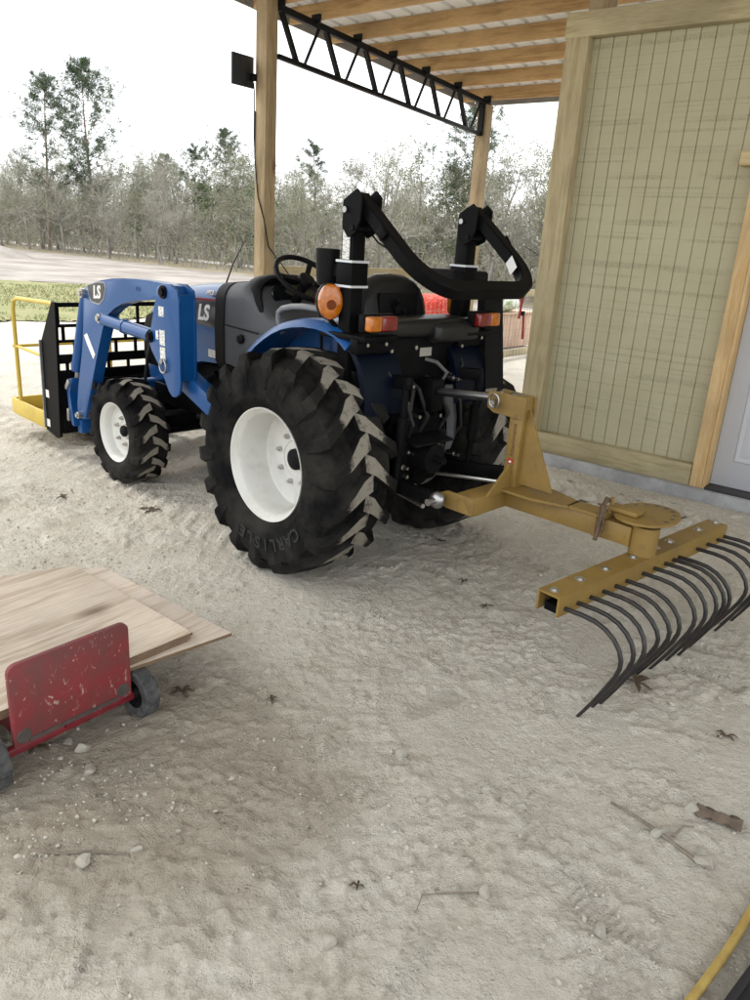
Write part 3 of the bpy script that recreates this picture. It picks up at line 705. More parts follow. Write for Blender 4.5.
def tyre(mb, Rt, hw, Rr, nl, front=False):
    k = Rt/.56
    q = hw/.21
    prof = [(Rr-.004, -hw*.80), (Rr+.02*k, -hw*.90), (Rr+.07*k, -hw*1.0), (.435*k, -hw*1.01), (.485*k, -hw*.95), (.508*k, -hw*.82), (.520*k, -hw*.4),
            (.522*k, 0), (.520*k, hw*.4), (.508*k, hw*.82), (.485*k, hw*.95), (.435*k, hw*1.01), (Rr+.07*k, hw*1.0), (Rr+.05*k, hw*.985), (Rr+.045*k, hw*.965), (Rr+.02*k, hw*.90), (Rr-.004, hw*.80)]
    mb.lathe(prof, seg=96, mi=0)
    rr = random.Random(int(Rt*1000))
    for side in (1, -1):
        for i in range(nl):
            a0 = 2*math.pi*(i+(.5 if side < 0 else 0))/nl
            j = rr.uniform(-.006, .006)
            if front: ST = [(-.035, -.03, .515, .560, .040), (.02, .06, .515, .560, .036), (.10, .12, .515, .559, .036), (.15, .18, .505, .552, .038), (.17, None, (.196, .485), (.222, .495), .036), (.17, None, (.200, .41), (.214, .42), .018)]
            else: ST = [(-.045, -.022, .512, .560, .043), (.005, .035, .515, .562, .042), (.095, .090, .515, .561, .031), (.175, .142, .512, .558, .026), (.22, .182, .505, .552, .027), (.245, .200, .492, .545, .034), (.25, None, (.200, .478), (.224, .492), .036), (.255, None, (.204, .385), (.2155, .392), .020)]
            rings = []
            for st in ST:
                a = a0+j+st[0]*(1 if not front else 1.25)
                h = st[-1]
                if st[1] is not None: bw_, br, tw, trr = st[1], st[2], st[1], st[3]
                else: (bw_, br), (tw, trr) = st[2], st[3]
                def P(wd, r, da):
                    an = a+da
                    return (math.cos(an)*r*k, side*wd*q, math.sin(an)*r*k)
                hb, ht = h*1.35/.5, h/.56
                # quad: base-, base+, top+, top-
                rings.append([P(bw_, br, -hb), P(bw_, br, hb), P(tw, trr, ht), P(tw, trr, -ht)])
            # widen the base of the first ring towards the middle for a sloped end
            mb.loft(rings, mi=0)
            mb.bm.verts.ensure_lookup_table(); lay = mb.bm.verts.layers.float.get('dust') or mb.bm.verts.layers.float.new('dust'); mb.bm.verts.ensure_lookup_table()
            nv = len(rings)*4; wt = (.85, 1.0, .92, .55, .12, 0, 0, 0) if not front else (.9, 1.0, .95, .5, .05, 0, 0)
            for q_, v_ in enumerate(mb.bm.verts[-nv:]): v_[lay] = wt[q_//4]*(1 if q_ % 4 > 1 else .25)
            # mark the tread tops as dusty
            mb.bm.faces.ensure_lookup_table()
            nf = len(ST)-1
            for f in mb.bm.faces[-(nf*4+2):]:
                c = f.calc_center_median(); rad = math.hypot(c.x, c.z)
                f.normal_update(); rdir = Vector((c.x, 0, c.z)).normalized()
                if rad > .535*k and abs(f.normal.dot(rdir)) > .7 : f.material_index = 1
def wheel(name, x, z, yc, side, Rt, hw, Rr, nl, front, label=None):
    e = empty(name, (x, yc*side, z), 0, tr)
    mb = MB(); tyre(mb, Rt, hw, Rr, nl, front)
    ty = mb.build('tyre', [M_RUBBER, M_DUST], e, ang=28)
    # rim: rolled flange, deep barrel, dished centre
    s_ = side; w_ = hw*.86
    prof = [(Rr*.90, w_*.80), (Rr*.96, w_*.93), (Rr*.985, w_*.985), (Rr*1.0, w_*.99), (Rr*1.005, w_*.93), (Rr*.985, w_*.84), (Rr*.90, w_*.74)]
    inner = [(Rr*.90, w_*.80), (Rr*.87, w_*.70), (Rr*.865, w_*.20), (Rr*.86, -w_*.10), (Rr*.80, -w_*.16), (Rr*.62, -w_*.13), (Rr*.56, -w_*.10), (Rr*.34, -w_*.10), (Rr*.33, -w_*.13), (Rr*.20, -w_*.13), (Rr*.02, -w_*.12)] if not front else \
            [(Rr*.90, w_*.80), (Rr*.87, w_*.70), (Rr*.86, w_*.35), (Rr*.74, w_*.22), (Rr*.62, w_*.26), (Rr*.50, w_*.30), (Rr*.34, w_*.30), (Rr*.33, w_*.26), (Rr*.02, w_*.26)]
    back = [(Rr*.90, -w_*.74), (Rr*.985, -w_*.86), (Rr*1.0, -w_*.99), (Rr*.96, -w_*.93), (Rr*.89, -w_*.80), (Rr*.88, -w_*.2)]
    mb = MB()
    for p in (prof, inner, back): mb.lathe([(r, a*s_) for r, a in p], seg=64)
    for f in list(mb.bm.faces):
        if len(f.verts) > 10 and abs(f.calc_center_median().y) > w_*.4: mb.bm.faces.remove(f)
    rim = mb.build('rim', M_RIM, e, ang=40)
    yb = (-w_*.10 if not front else w_*.30)
    for i in range(6 if front else 8):
        a = 2*math.pi*(i+.3)/(6 if front else 8)
        c = Vector((math.cos(a)*Rr*.44, yb*s_, math.sin(a)*Rr*.44))
        mb = MB(); mb.cyl(c-Vector((0, .004*s_, 0)), c+Vector((0, .016*s_, 0)), .014, 6); mb.cyl(c, c+Vector((0, .028*s_, 0)), .008, 8)
        mb.build('lug_bolt', M_ZINC, rim, ang=20)
    mb = MB(); mb.lathe([(Rr*.20, (yb-.02)*s_), (Rr*.19, (yb+.012)*s_), (Rr*.13, (yb+.022)*s_), (.004, (yb+.025)*s_)], seg=24)
    mb.build('hub', M_DGREY, rim)
    if side > 0:
        c = Vector((math.cos(2.9)*Rr*.9, w_*.45*s_, math.sin(2.9)*Rr*.9))
        mb = MB(); mb.cyl(c, c*.94, .007, 6); mb.build('valve_stem', M_DGREY, rim)
    return e, ty
RT, RZ = .549, .552
we, ty = wheel('rear_wheel', 0, RZ, .52, 1, RT, .21, .28, 18, False)
# raised maker's name round the near rear sidewall
def ring_text(word, rad, y, phi0, size, parent, step):
    n = len(word)
    for i, ch in enumerate(word):
        ph = phi0+(i-(n-1)/2)*step
        rad_v = Vector((math.cos(ph), 0, math.sin(ph)))
        tan = Vector((-math.sin(ph), 0, math.cos(ph)))          # phi increasing: anticlockwise as seen from +y looking back
        yield ch, Vector((rad_v.x*rad, y, rad_v.z*rad)), rad_v, tan
M_RUBL = mat('raised rubber lettering', (.010, .010, .010), .7)
def sidewall_word(word, rad, y, phi0, size, step, parent):
    bmx = bmesh.new()
    for ch, p, rv, tn in ring_text(word, rad, y, phi0, size, parent, step):
        # read from outside (+y): right is clockwise there; letters stand with their tops outward
        up = rv; right = Vector(tn)
        o = text_obj('lt', ch, size, face_mtx(p, right, up), M_RUBL, parent, depth=.004, bold=.002)
        bmx.from_mesh(o.data); me = o.data; bpy.data.objects.remove(o); bpy.data.meshes.remove(me)
    me = bpy.data.meshes.new('sidewall_lettering'); bmx.to_mesh(me); bmx.free(); me.materials.append(M_RUBL)
    o = bpy.data.objects.new('sidewall_lettering', me); COL.objects.link(o); o.parent = parent; return o
wl = sidewall_word('CARLISLE', .385, .2135, R(255), .085, .165, we)
wheel('rear_wheel', 0, RZ, .52, -1, RT, .21, .28, 18, False)
wheel('front_wheel', 1.71, .333, .505, 1, .342, .125, .195, 15, True)
wheel('front_wheel', 1.71, .333, .505, -1, .342, .125, .195, 15, True)

def P_(name, mb, m, ang=35, parent=None): return mb.build(name, m, parent or tr, ang=ang)

# ---- chassis, engine, axles
mb = MB(); mb.box((.18, 0, .60), (1.0, .36, .42), bev=.04); mb.box((-.33, 0, .62), (.12, .30, .36), bev=.03); mb.box((.95, 0, .62), (.62, .30, .34), bev=.03)
mb.cyl((-.05, .02, .55), (-.42, .02, .50), .06, 14)
tube_l = [(0, -.42, RZ), (0, .42, RZ)]; mb.cyl(tube_l[0], tube_l[1], .10, 18); mb.box((0, .30, RZ), (.26, .12, .26), bev=.03); mb.box((0, -.30, RZ), (.26, .12, .26), bev=.03)
P_('transmission_case', mb, M_ENGINE)
mb = MB(); mb.box((1.38, 0, .64), (.62, .34, .36), bev=.03); mb.cyl((1.25, .19, .58), (1.25, .12, .58), .06, 16); mb.cyl((1.5, .19, .70), (1.5, .1, .70), .045, 16)
mb.tube([(1.15, .2, .78), (1.3, .22, .70), (1.5, .21, .74)], .016); mb.tube([(.85, .2, .78), (.75, .24, .62), (.95, .25, .50), (1.3, .24, .48)], .016)
mb.box((1.08, .2, .62), (.10, .08, .16), bev=.01); mb.cyl((1.12, .23, .50), (1.12, .23, .66), .045, 16)
P_('engine', mb, M_ENGINE)
mb = MB(); mb.box((1.71, 0, .36), (.16, .70, .13), bev=.03); mb.box((1.71, .37, .34), (.13, .12, .22), bev=.03); mb.box((1.71, -.37, .34), (.13, .12, .22), bev=.03)
mb.cyl((1.58, -.36, .33), (1.58, .36, .33), .018, 10); mb.cyl((1.5, 0, .40), (.6, 0, .46), .035, 12)
P_('front_axle', mb, M_ENGINE)
mb = MB()
for s in (1, -1): mb.box((1.45, .17*s, .53), (1.05, .022, .13), bev=.005); mb.box((1.98, 0, .50), (.06, .40, .20), bev=.008)
P_('front_frame', mb, M_BLACK)
# ---- hood
def hood_ring(x, hw, zt, zb, rt=.09, nose=0):
    pts = [(x, hw, zb), (x, hw+.012, zb+(zt-zb)*.35), (x, hw+.008, zb+(zt-zb)*.62), (x, hw-.008, zt-rt*1.1)]
    for t in range(1, 6):
        a = t/6*math.pi/2
        pts.append((x-nose*t*.0, hw-.008-rt*1.3*(1-math.cos(a)), zt-rt*1.1+rt*1.02*math.sin(a)))
    pts.append((x, hw*.35, zt+.004)); pts.append((x, 0, zt+.010))
    return pts+[(p[0], -p[1], p[2]) for p in pts[-2::-1]]
HR = [hood_ring(1.00, .272, 1.318, .862), hood_ring(1.2, .272, 1.306, .85), hood_ring(1.38, .270, 1.290, .80), hood_ring(1.55, .266, 1.268, .70), hood_ring(1.75, .258, 1.225, .645, .10), hood_ring(1.88, .240, 1.165, .64, .12), hood_ring(1.94, .215, 1.09, .65, .13), hood_ring(1.965, .17, 1.00, .68, .12)]
mb = MB(); mb.loft(HR, cap=True); hood = P_('hood', mb, M_BLUE, 40)
# side grille (dark) and nose grille
mb = MB()
gp = [(1.60, 1.085), (1.72, 1.10), (1.84, 1.06), (1.885, .98), (1.89, .82), (1.86, .74), (1.72, .74), (1.62, .80), (1.585, .95)]
for s in (1, -1):
    mb = MB(); mb.prism(gp, .262*s, .280*s, bev=.006); P_('side_grille', mb, M_DGREY, 30, hood)
mb = MB(); mb.box((1.955, 0, .84), (.03, .30, .26), bev=.01); P_('nose_grille', mb, M_DGREY, 30, hood)
for s in (1, -1):
    mb = MB(); mb.ball((1.955, .13*s, .99), .05, sc=(.5, 1, .7)); P_('headlight', mb, mat('clear lamp', (.7, .72, .75), .1, coat=1), 60, hood)
# dark name band with red line along the hood side
mb = MB()
for s in (1, -1): mb.prism([(1.005, 1.222), (1.37, 1.205), (1.42, 1.178), (1.40, 1.10), (1.34, 1.075), (1.005, 1.065)], .270*s, .2845*s, bev=.003)
P_('name_band', mb, M_BADGE, 30, hood)
mb = MB()
for s in (1, -1): mb.prism([(1.005, 1.236), (1.38, 1.217), (1.43, 1.180), (1.40, 1.20), (1.36, 1.208), (1.005, 1.224)], .268*s, .2855*s)
P_('red_line', mb, M_REDST, 30, hood)
text_obj('hood_lettering', 'LS', .125, face_mtx((1.155, .286, 1.142), (-1, 0, .03), (0.03, 0, 1)), M_SILVER, hood, .003, shear=.25, bold=.004)
text_obj('model_lettering', 'MT3', .036, face_mtx((1.09, .2700, 1.262), (-1, 0, .02), (0.0, -.25, 1)), M_SILVER, hood, .010, shear=.2)
mb = MB(); mb.box((1.07, .283, .915), (.07, .004, .045)); P_('hood_decal', mb, M_DECAL, 30, hood)
# whip antenna
mb = MB(); mb.tube([(1.52, -.12, 1.27), (1.44, -.13, 1.42), (1.345, -.15, 1.56)], [.006, .004, .002], 6); P_('antenna', mb, M_DGREY)
# ---- cowl and dash
def cowl_ring(x, hw, zt, zb, rt):
    pts = [(x, hw-.02, zb), (x, hw, zb+.04), (x, hw+.004, (zb+zt)/2), (x, hw-.004, zt-rt)]
    for t in range(1, 6):
        a = t/6*math.pi/2; pts.append((x, hw-.004-rt*(1-math.cos(a)), zt-rt+rt*math.sin(a)))
    pts.append((x, hw*.3, zt+.004)); pts.append((x, 0, zt+.006))
    return pts+[(p[0], -p[1], p[2]) for p in pts[-2::-1]]
mb = MB(); mb.loft([cowl_ring(1.02, .292, 1.332, .845, .10), cowl_ring(.925, .296, 1.340, .848, .10)]); P_('cowl_band', mb, M_DGREY, 40)
mb = MB(); mb.loft([cowl_ring(.932, .290, 1.336, .85, .10), cowl_ring(.80, .288, 1.352, .852, .10), cowl_ring(.76, .286, 1.350, .87, .09), cowl_ring(.70, .28, 1.32, .90, .08), cowl_ring(.65, .268, 1.25, .93, .07), cowl_ring(.59, .25, 1.19, .98, .06), cowl_ring(.52, .22, 1.18, 1.03, .05), cowl_ring(.46, .19, 1.13, 1.07, .03)])
cowl = P_('dash_cowl', mb, M_GREY, 45)
def dome(x, hw, hh, zc=1.245):
    P = []
    for k in range(36):
        a = 2*math.pi*k/36; c, n = math.cos(a), math.sin(a); e = .72
        z = zc+hh*math.copysign(abs(n)**e, n); P.append((x+.38*(z-zc), hw*math.copysign(abs(c)**e, c), z))
    return P
mb = MB(); mb.loft([dome(.90, .17, .075), dome(.84, .222, .118), dome(.77, .252, .143), dome(.70, .262, .153), dome(.655, .258, .152), dome(.640, .244, .142), dome(.650, .226, .128), dome(.69, .21, .115)]); ih = P_('instrument_hood', mb, M_DGREY, 50, cowl)
mb = MB(); mb.loft([dome(.672, .150, .062, 1.285), dome(.664, .146, .058, 1.285)]); P_('gauge_face', mb, mat('gauge glass', (.006, .007, .008), .12, coat=.6), 40, cowl)
for (y, z) in ((.10, 1.175), (.02, 1.165), (-.07, 1.17)):
    mb = MB(); mb.cyl((.66, y, z), (.622, y, z-.012), .014, 10); P_('switch', mb, M_BLACK, 30, cowl)
mb = MB(); mb.lathe([(.001, 0), (.026, 0), (.028, .012), (.02, .02), (.001, .022)], (.76, .292, 1.04), 'y', 20); P_('cap', mb, M_DGREY, 30, cowl)
mb = MB(); mb.prism([(.93, 1.100), (.60, 1.085), (.60, 1.091), (.93, 1.106)], .29, .2965); P_('seam', mb, M_DGREY, 30, cowl)
# ---- steering wheel
sw = empty('steering_wheel', (.55, 0, 1.385), 0, tr); sw.rotation_euler = (0, R(-36), 0)
mb = MB(); mb.tube([(math.cos(a)*.185, math.sin(a)*.185, 0) for a in np.linspace(0, 2*math.pi, 48, endpoint=False)], .0145, 10, closed=True); mb.build('wheel_rim', M_DGREY, sw)
mb = MB(); mb.lathe([(.001, .012), (.045, .008), (.05, -.012), (.035, -.045), (.001, -.05)], axis='z', seg=24)
for a in (R(80), R(200), R(320)): mb.bar((math.cos(a)*.03, math.sin(a)*.03, -.02), (math.cos(a)*.18, math.sin(a)*.18, 0), .03, .012)
mb.build('spokes', M_DGREY, sw)
mb = MB(); mb.cyl((0, 0, -.03), (.0, 0, -.34), .028, 12); mb.build('column', M_BLACK, sw)
# ---- floor, steps, levers, handrail
mb = MB(); mb.box((.42, .0, .70), (.62, .84, .03), bev=.01); mb.box((.45, .42, .58), (.3, .03, .24), bev=.008); P_('floor', mb, M_BLACK)
mb = MB(); mb.tube([(.31, .355, 1.13), (.335, .365, 1.20), (.325, .37, 1.235), (.28, .38, 1.258), (.20, .39, 1.275), (.10, .40, 1.285), (-.06, .42, 1.288), (-.10, .42, 1.27), (-.12, .42, 1.22)], .015, 10); P_('grab_rail', mb, mat('light grey rail', (.16, .165, .175), .45))
for (x, y) in ((.2, -.30), (.05, -.31), (.12, .25)):
    mb = MB(); mb.tube([(x, y, 1.05), (x+.02, y, 1.26)], .008, 6); mb.ball((x+.02, y, 1.28), .022); P_('lever', mb, M_DGREY)
mb = MB(); mb.tube([(.30, -.42, .95), (.36, -.44, 1.25), (.30, -.44, 1.36)], .010, 6); mb.ball((.30, -.44, 1.38), .028, sc=(.8, .8, 1.5)); P_('loader_joystick', mb, M_DGREY)
# ---- fenders
def fender(s):
    arc = [(.60, .84), (.565, .90), (.52, .96), (.465, 1.02), (.40, 1.075), (.33, 1.12), (.26, 1.158), (.18, 1.19), (.10, 1.21), (.01, 1.222), (-.08, 1.224), (-.15, 1.217), (-.22, 1.20), (-.27, 1.172), (-.30, 1.15)]
    mb = MB(); rings = []
    for (x, z) in arc:
        n = Vector((x, 0, z-RZ)).normalized()
        o = lambda y, d: (x+n.x*d, y*s, z+n.z*d)
        rings.append([o(.20, 0), o(.20, .018), o(.40, .020), o(.455, .010), o(.475, -.022), o(.465, -.025), o(.445, -.004), o(.40, .003)])
    mb.loft(rings); f = P_('fender', mb, M_BLUE, 50)
    mb = MB(); mb.prism([(.56, .78), (.52, .95), (.40, 1.07), (.26, 1.155), (.10, 1.21), (-.08, 1.222), (-.20, 1.19), (-.20, .90)], .195*s, .215*s); P_('fender_wall', mb, M_BLUE, 20, f)
    mb = MB(); mb.box((-.26, .36*s, 1.190), (.30, .22, .03), bev=.008); mb.box((-.35, .36*s, 1.155), (.05, .24, .07), bev=.01); P_('lamp_bracket', mb, M_BLACK, 30, f)
    mb = MB(); rg = []
    for (x, z) in ((-.295, 1.150), (-.345, 1.115), (-.385, 1.06), (-.41, .99), (-.42, .91), (-.415, .84)): rg.append([(x, .20*s, z), (x, .43*s, z), (x+.006, .448*s, z-.002), (x+.035, .452*s, z-.004), (x+.035, .20*s, z-.004)])
    mb.loft(rg); P_('fender_skirt', mb, M_BLUE_SHADE, 50, f)
    for (y, z) in ((.30, 1.163), (.42, 1.163), (.26, 1.128)):
        mb = MB(); mb.cyl((-.372, y*s, z), (-.384, y*s, z), .009, 6); P_('bracket_bolt', mb, M_ZINC, 20, f)
    # tail lamp: amber outer half and red inner half
    L = empty('tail_light', (-.415, .385*s, 1.262), 0, tr)
    mb = MB(); mb.box((.022, 0, 0), (.04, .19, .082), bev=.008); mb.build('housing', M_BLACK, L)
    mb = MB(); mb.box((-.014, .053*s, 0), (.04, .078, .066), bev=.010, seg=3); mb.build('amber_lens', M_AMBER, L)
    mb = MB(); mb.box((-.014, -.036*s, 0), (.04, .098, .066), bev=.010, seg=3); mb.build('red_lens', M_REDL, L)
    # oval amber flasher on a stalk, facing back and forward
    L = empty('amber_flasher', (-.16, .465*s, 1.335), R(-28)*s, tr)
    mb = MB(); ov = [(math.cos(a)*.060, math.sin(a)*.084) for a in np.linspace(0, 2*math.pi, 28, endpoint=False)]
    mb.prism([(y, z) for y, z in ov], -.014, .014, 'yz', bev=.004); mb.build('housing', M_DGREY, L)
    for d, nm in ((-1, 'rear_lens'), (1, 'front_lens')):
        mb = MB(); rg = []
        for (sc, xx) in ((1.0, .014), (1.0, .034), (.93, .045), (.75, .050), (.38, .051)): rg.append([(d*xx, y*sc*.95, z*sc*.95) for y, z in ov])
        mb.loft(rg); ln = mb.build(nm, M_AMBER, L)
        mb = MB(); mb.lathe([(.001, d*.0528), (.022, d*.0528), (.024, d*.047)], (0, 0, -.012), 'x', 20); mb.build('reflector', M_LENSC, ln)
    mb = MB(); mb.tube([(0, 0, -.07), (0, -.04*s, -.115)], .012, 6); mb.build('stalk', M_BLACK, L)
for s in (1, -1): fender(s)
# ---- seat
st = empty('seat', (-.06, -.03, 0), 0, tr)
mb = MB(); mb.box((.14, 0, 1.10), (.42, .46, .11), bev=.04, seg=3); mb.build('cushion', M_VINYL, st)
def sb(x, hw, z0, z1):
    pts = []
    for k in range(20):
        a = 2*math.pi*k/20; c, n = math.cos(a), math.sin(a); e = .70
        pts.append((x+.06*(n*.5), (1-.10*n)*hw*math.copysign(abs(c)**e, c), (z0+z1)/2+(z1-z0)/2*math.copysign(abs(n)**e, n)))
    return pts
mb = MB(); mb.loft([[(p[0]-.04*0, p[1]*f, 1.27+(p[2]-1.27)*f) for p in sb(x, .240, 1.06, 1.458)] for x, f in ((-.075, .80), (-.065, .93), (-.035, 1.0), (.0, 1.0), (.03, .9), (.04, .7))])
mb.build('backrest', M_SHELL, st, ang=50)
mb = MB(); mb.box((-.068, 0, 1.27), (.02, .28, .20), bev=.008); mb.build('back_pocket', M_VINYL, st)
mb = MB(); mb.box((-.085, .02, 1.29), (.03, .05, .05), bev=.005); mb.cyl((-.085, .045, 1.30), (-.115, .045, 1.34), .012, 8); mb.cyl((-.085, -.01, 1.29), (-.12, -.01, 1.27), .014, 8); mb.build('back_fitting', M_DGREY, st)
# ---- rear deck behind the seat
mb = MB(); mb.box((-.27, 0, 1.225), (.22, .70, .085), bev=.025, seg=3); mb.box((-.29, -.20, 1.20), (.24, .34, .10), bev=.03, seg=3); P_('rear_deck', mb, M_SHELL)
mb = MB(); mb.box((-.315, 0, 1.00), (.04, .62, .36), bev=.01); mb.box((-.30, .0, .86), (.10, .40, .20), bev=.02); P_('rear_panel', mb, M_BLACK)
mb = MB(); mb.box((-.338, -.03, 1.105), (.004, .085, .042)); P_('number_plate', mb, mat('dull label', (.30, .29, .26), .5, var=.1), 30)
for (y, z) in ((.25, 1.13), (.225, 1.13), (.255, 1.075), (-.25, 1.14), (-.23, 1.08), (.05, 1.13)):
    mb = MB(); mb.cyl((-.334, y, z), (-.348, y, z), .011, 6); P_('panel_bolt', mb, M_ZINC, 20)
# ---- roll bar: posts, pivot plates, folded hoop
rops = empty('roll_bar', (0, 0, 0), 0, tr)
for s in (1, -1):
    mb = MB(); mb.box((-.235, .40*s, 1.366), (.078, .078, .80), bev=.008); mb.build('post', M_BLACK, rops)
    mb = MB(); mb.box((-.235, .40*s, 1.46), (.103, .103, .10), bev=.006); po = mb.build('collar', M_BLACK, rops)
    for z in (1.408, 1.515):
        mb = MB(); mb.box((-.235, .40*s, z), (.1065, .1065, .010)); mb.build('reflective_band', M_BAND, po)
    for dy in (.058, -.058):
        mb = MB(); mb.prism([(-.225, 1.765), (-.225, 1.655), (-.262, 1.615), (-.305, 1.635), (-.335, 1.69), (-.338, 1.785), (-.305, 1.812), (-.265, 1.79)], (.40*s+dy)-.005, (.40*s+dy)+.005); mb.build('pivot_plate', M_BLACK, rops, ang=20)
    mb = MB(); mb.cyl((-.246, .40*s-.075, 1.728), (-.246, .40*s+.075, 1.728), .013, 10); mb.build('pivot_pin', M_CHROME, rops)
    mb = MB(); mb.cyl((-.29, .40*s-.07, 1.655), (-.29, .40*s+.07, 1.655), .012, 8); mb.build('lock_pin', M_DGREY, rops)
    if s > 0:
        mb = MB(); mb.box((-.235, .4435, 1.585), (.045, .003, .125)); mb.build('warning_decal', M_DECAL, rops)
    mb = MB(); mb.box((-.45, .40*s+.045*s, 1.64), (.05, .012, .045), bev=.003, rot=Euler((0, R(-50), 0))); mb.build('latch', M_BLACK, rops)
# the hoop lies in one sloping plane: legs, two bent corners, cross tube
HA = Vector((-.285, 0, 1.765)); HD = Vector((-.415, 0, -.335)); HL = HD.length; HD.normalize(); HN = Vector((-HD.z, 0, HD.x)).normalized()
if HN.z < 0: HN = -HN
hp2 = [(.40, -.02), (.40, .10), (.40, HL-.22)]
for k in range(1, 11):
    a = k/10*math.pi/2; hp2.append((.22+.18*math.cos(a), HL-.22+.22*math.sin(a)))
hp2 += [(.10, HL)]
hp2 = hp2+[(-y, d) for y, d in hp2[::-1]]
path = [HA+HD*d+Vector((0, y, 0)) for y, d in hp2]
rings = []
for i, p in enumerate(path):
    t = (path[min(i+1, len(path)-1)]-path[max(i-1, 0)]).normalized(); side = t.cross(HN).normalized()
    a, b_, c_ = .034, .030, .007
    rings.append([p+side*x+HN*z for x, z in ((a-c_, b_), (a, b_-c_), (a, -b_+c_), (a-c_, -b_), (-a+c_, -b_), (-a, -b_+c_), (-a, b_-c_), (-a+c_, b_))])
mb = MB(); mb.loft(rings); hoop = mb.build('hoop', M_BLACK, rops, ang=30)
q = HA+HD*(HL-.17)+Vector((0, -.345, 0))
mb = MB(); mb.box(q, (.09, .0025, .05), Matrix((Vector((HD.x*.85, .42, HD.z*.85)).normalized(), Vector((-HD.x*.42, .85, -HD.z*.42)).normalized(), HN)).transposed()); mb.build('hoop_decal', M_WHITE, hoop)  # silver decal, its white reflection painted as flat white
mb = MB(); mb.tube([(-.275, .35, 1.65), (-.33, .34, 1.60), (-.42, .36, 1.575)], .004, 5); mb.build('tether', M_DGREY, rops)
# black lamp drum clamped on the left post; flat lamp box on the right one
mb = MB(); mb.lathe([(.001, -.075), (.045, -.075), (.050, -.045), (.056, .06), (.056, .085), (.048, .088), (.001, .086)], (-.085, .415, 1.475), 'z', 24); cup = P_('cup_holder', mb, M_DGREY, 40)
mb = MB(); mb.box((-.16, .41, 1.47), (.09, .03, .05)); P_('cup_bracket', mb, M_BLACK, 30, cup)
mb = MB(); mb.box((-.17, -.42, 1.45), (.22, .30, .085), bev=.02, seg=3); P_('tool_box', mb, M_DGREY)
# black flap behind the right fender
mb = MB(); mb.prism([(-.43, .88), (-.36, 1.36), (-.34, 1.44), (-.31, 1.44), (-.33, 1.1), (-.33, .9)], -.60, -.44); P_('side_flap', mb, M_DGREY, 30)
# ---- three-point hitch
h = empty('three_point_hitch', (0, 0, 0), 0, tr)
for s in (1, -1):
    mb = MB(); mb.bar((-.08, .20*s, .46), (-.76, .33*s, .53), .03, .065, bev=.006); mb.build('lower_link', M_BLACK, h)
    mb = MB(); mb.bar((-.18, .19*s, .98), (-.52, .27*s, 1.0), .035, .06, bev=.006); mb.build('lift_arm', M_BLACK, h)
    mb = MB(); mb.cyl((-.50, .27*s, 1.0), (-.48, .28*s, .50), .016, 10); mb.cyl((-.495, .273*s, .84), (-.487, .278*s, .66), .026, 12); mb.build('lift_rod', M_BLACK, h)
    mb = MB(); mb.ball((-.79, .335*s, .53), .042, sc=(1, .7, 1)); mb.cyl((-.79, .29*s, .53), (-.79, .40*s, .53), .016, 10); mb.build('link_ball', M_CHROME, h)
    mb = MB(); mb.cyl((-.15, .13*s, .44), (-.70, .32*s, .47), .011, 8); mb.build('check_chain', M_ZINC, h)
    mb = MB(); mb.box((-.27, .24*s, .73), (.05, .05, .52), bev=.008); mb.build('side_frame', M_BLACK, h)
mb = MB(); mb.cyl((-.40, 0, .925), (-.93, 0, .975), .014, 10); mb.cyl((-.48, 0, .933), (-.78, 0, .961), .021, 12); mb.ball((-.92, 0, .975), .035, sc=(1, .7, 1)); mb.ball((-.40, 0, .925), .035, sc=(1, .7, 1)); mb.cyl((-.82, -.05, .99), (-.80, .03, .97), .012, 8); mb.build('top_link', M_CHROME, h)
mb = MB(); mb.box((-.42, 0, .91), (.10, .09, .16), bev=.01); mb.build('top_link_bracket', M_BLACK, h)
mb = MB(); mb.lathe([(.001, -.50), (.075, -.50), (.085, -.42), (.085, -.36), (.001, -.35)], (0, .02, .60), 'x', 20); mb.cyl((-.50, .02, .60), (-.56, .02, .60), .02, 10); mb.build('power_take_off', M_DGREY, h)
mb = MB(); mb.box((-.47, 0, .395), (.62, .065, .035), bev=.004); mb.build('drawbar', M_BLACK, h)
mb = MB(); mb.box((-.44, .05, .70), (.16, .28, .012), rot=Euler((0, R(-8), 0)), bev=.003); mb.build('shield', M_DGREY, h)
mb = MB(); rg = []
for (z, yy, wd) in ((.94, -.16, .06), (.86, -.18, .085), (.76, -.21, .085), (.66, -.22, .07), (.60, -.20, .05)):
    rg.append([(-.40, yy+wd*.5, z), (-.415, yy, z), (-.40, yy-wd*.5, z), (-.385, yy, z)])
mb.loft(rg); mb.build('hose_sleeve', mat('grey sleeve', (.06, .062, .066), .6, var=.3, vscale=20), h)
mb = MB(); mb.tube([(-.34, -.03, 1.07), (-.39, -.06, 1.06), (-.42, -.11, 1.01), (-.40, -.10, .96), (-.36, -.06, .93)], .010, 7); mb.build('hose', mat('pale hose', (.10, .10, .10), .4), h)
for (y0, y1) in ((.12, .16), (.08, .02), (-.06, -.14)):
    mb = MB(); mb.tube([(-.33, y0, .98), (-.41, y0, .94), (-.43, y1, .80), (-.36, y1, .68)], .011, 7); mb.build('hose', M_HOSE, h)
for (y, z) in ((.20, .96), (.14, .96), (-.20, .97), (.17, .88), (-.02, .90), (.10, .62), (.14, .55), (-.26, .56)):
    mb = MB(); mb.cyl((-.36, y, z), (-.40, y, z), .014, 8); mb.cyl((-.38, y, z), (-.43, y, z), .008, 8); mb.build('coupler', M_ZINC, h)
mb = MB(); mb.box((-.22, 0, .48), (.20, .64, .10), bev=.01); mb.build('hitch_frame', M_BLACK, h)

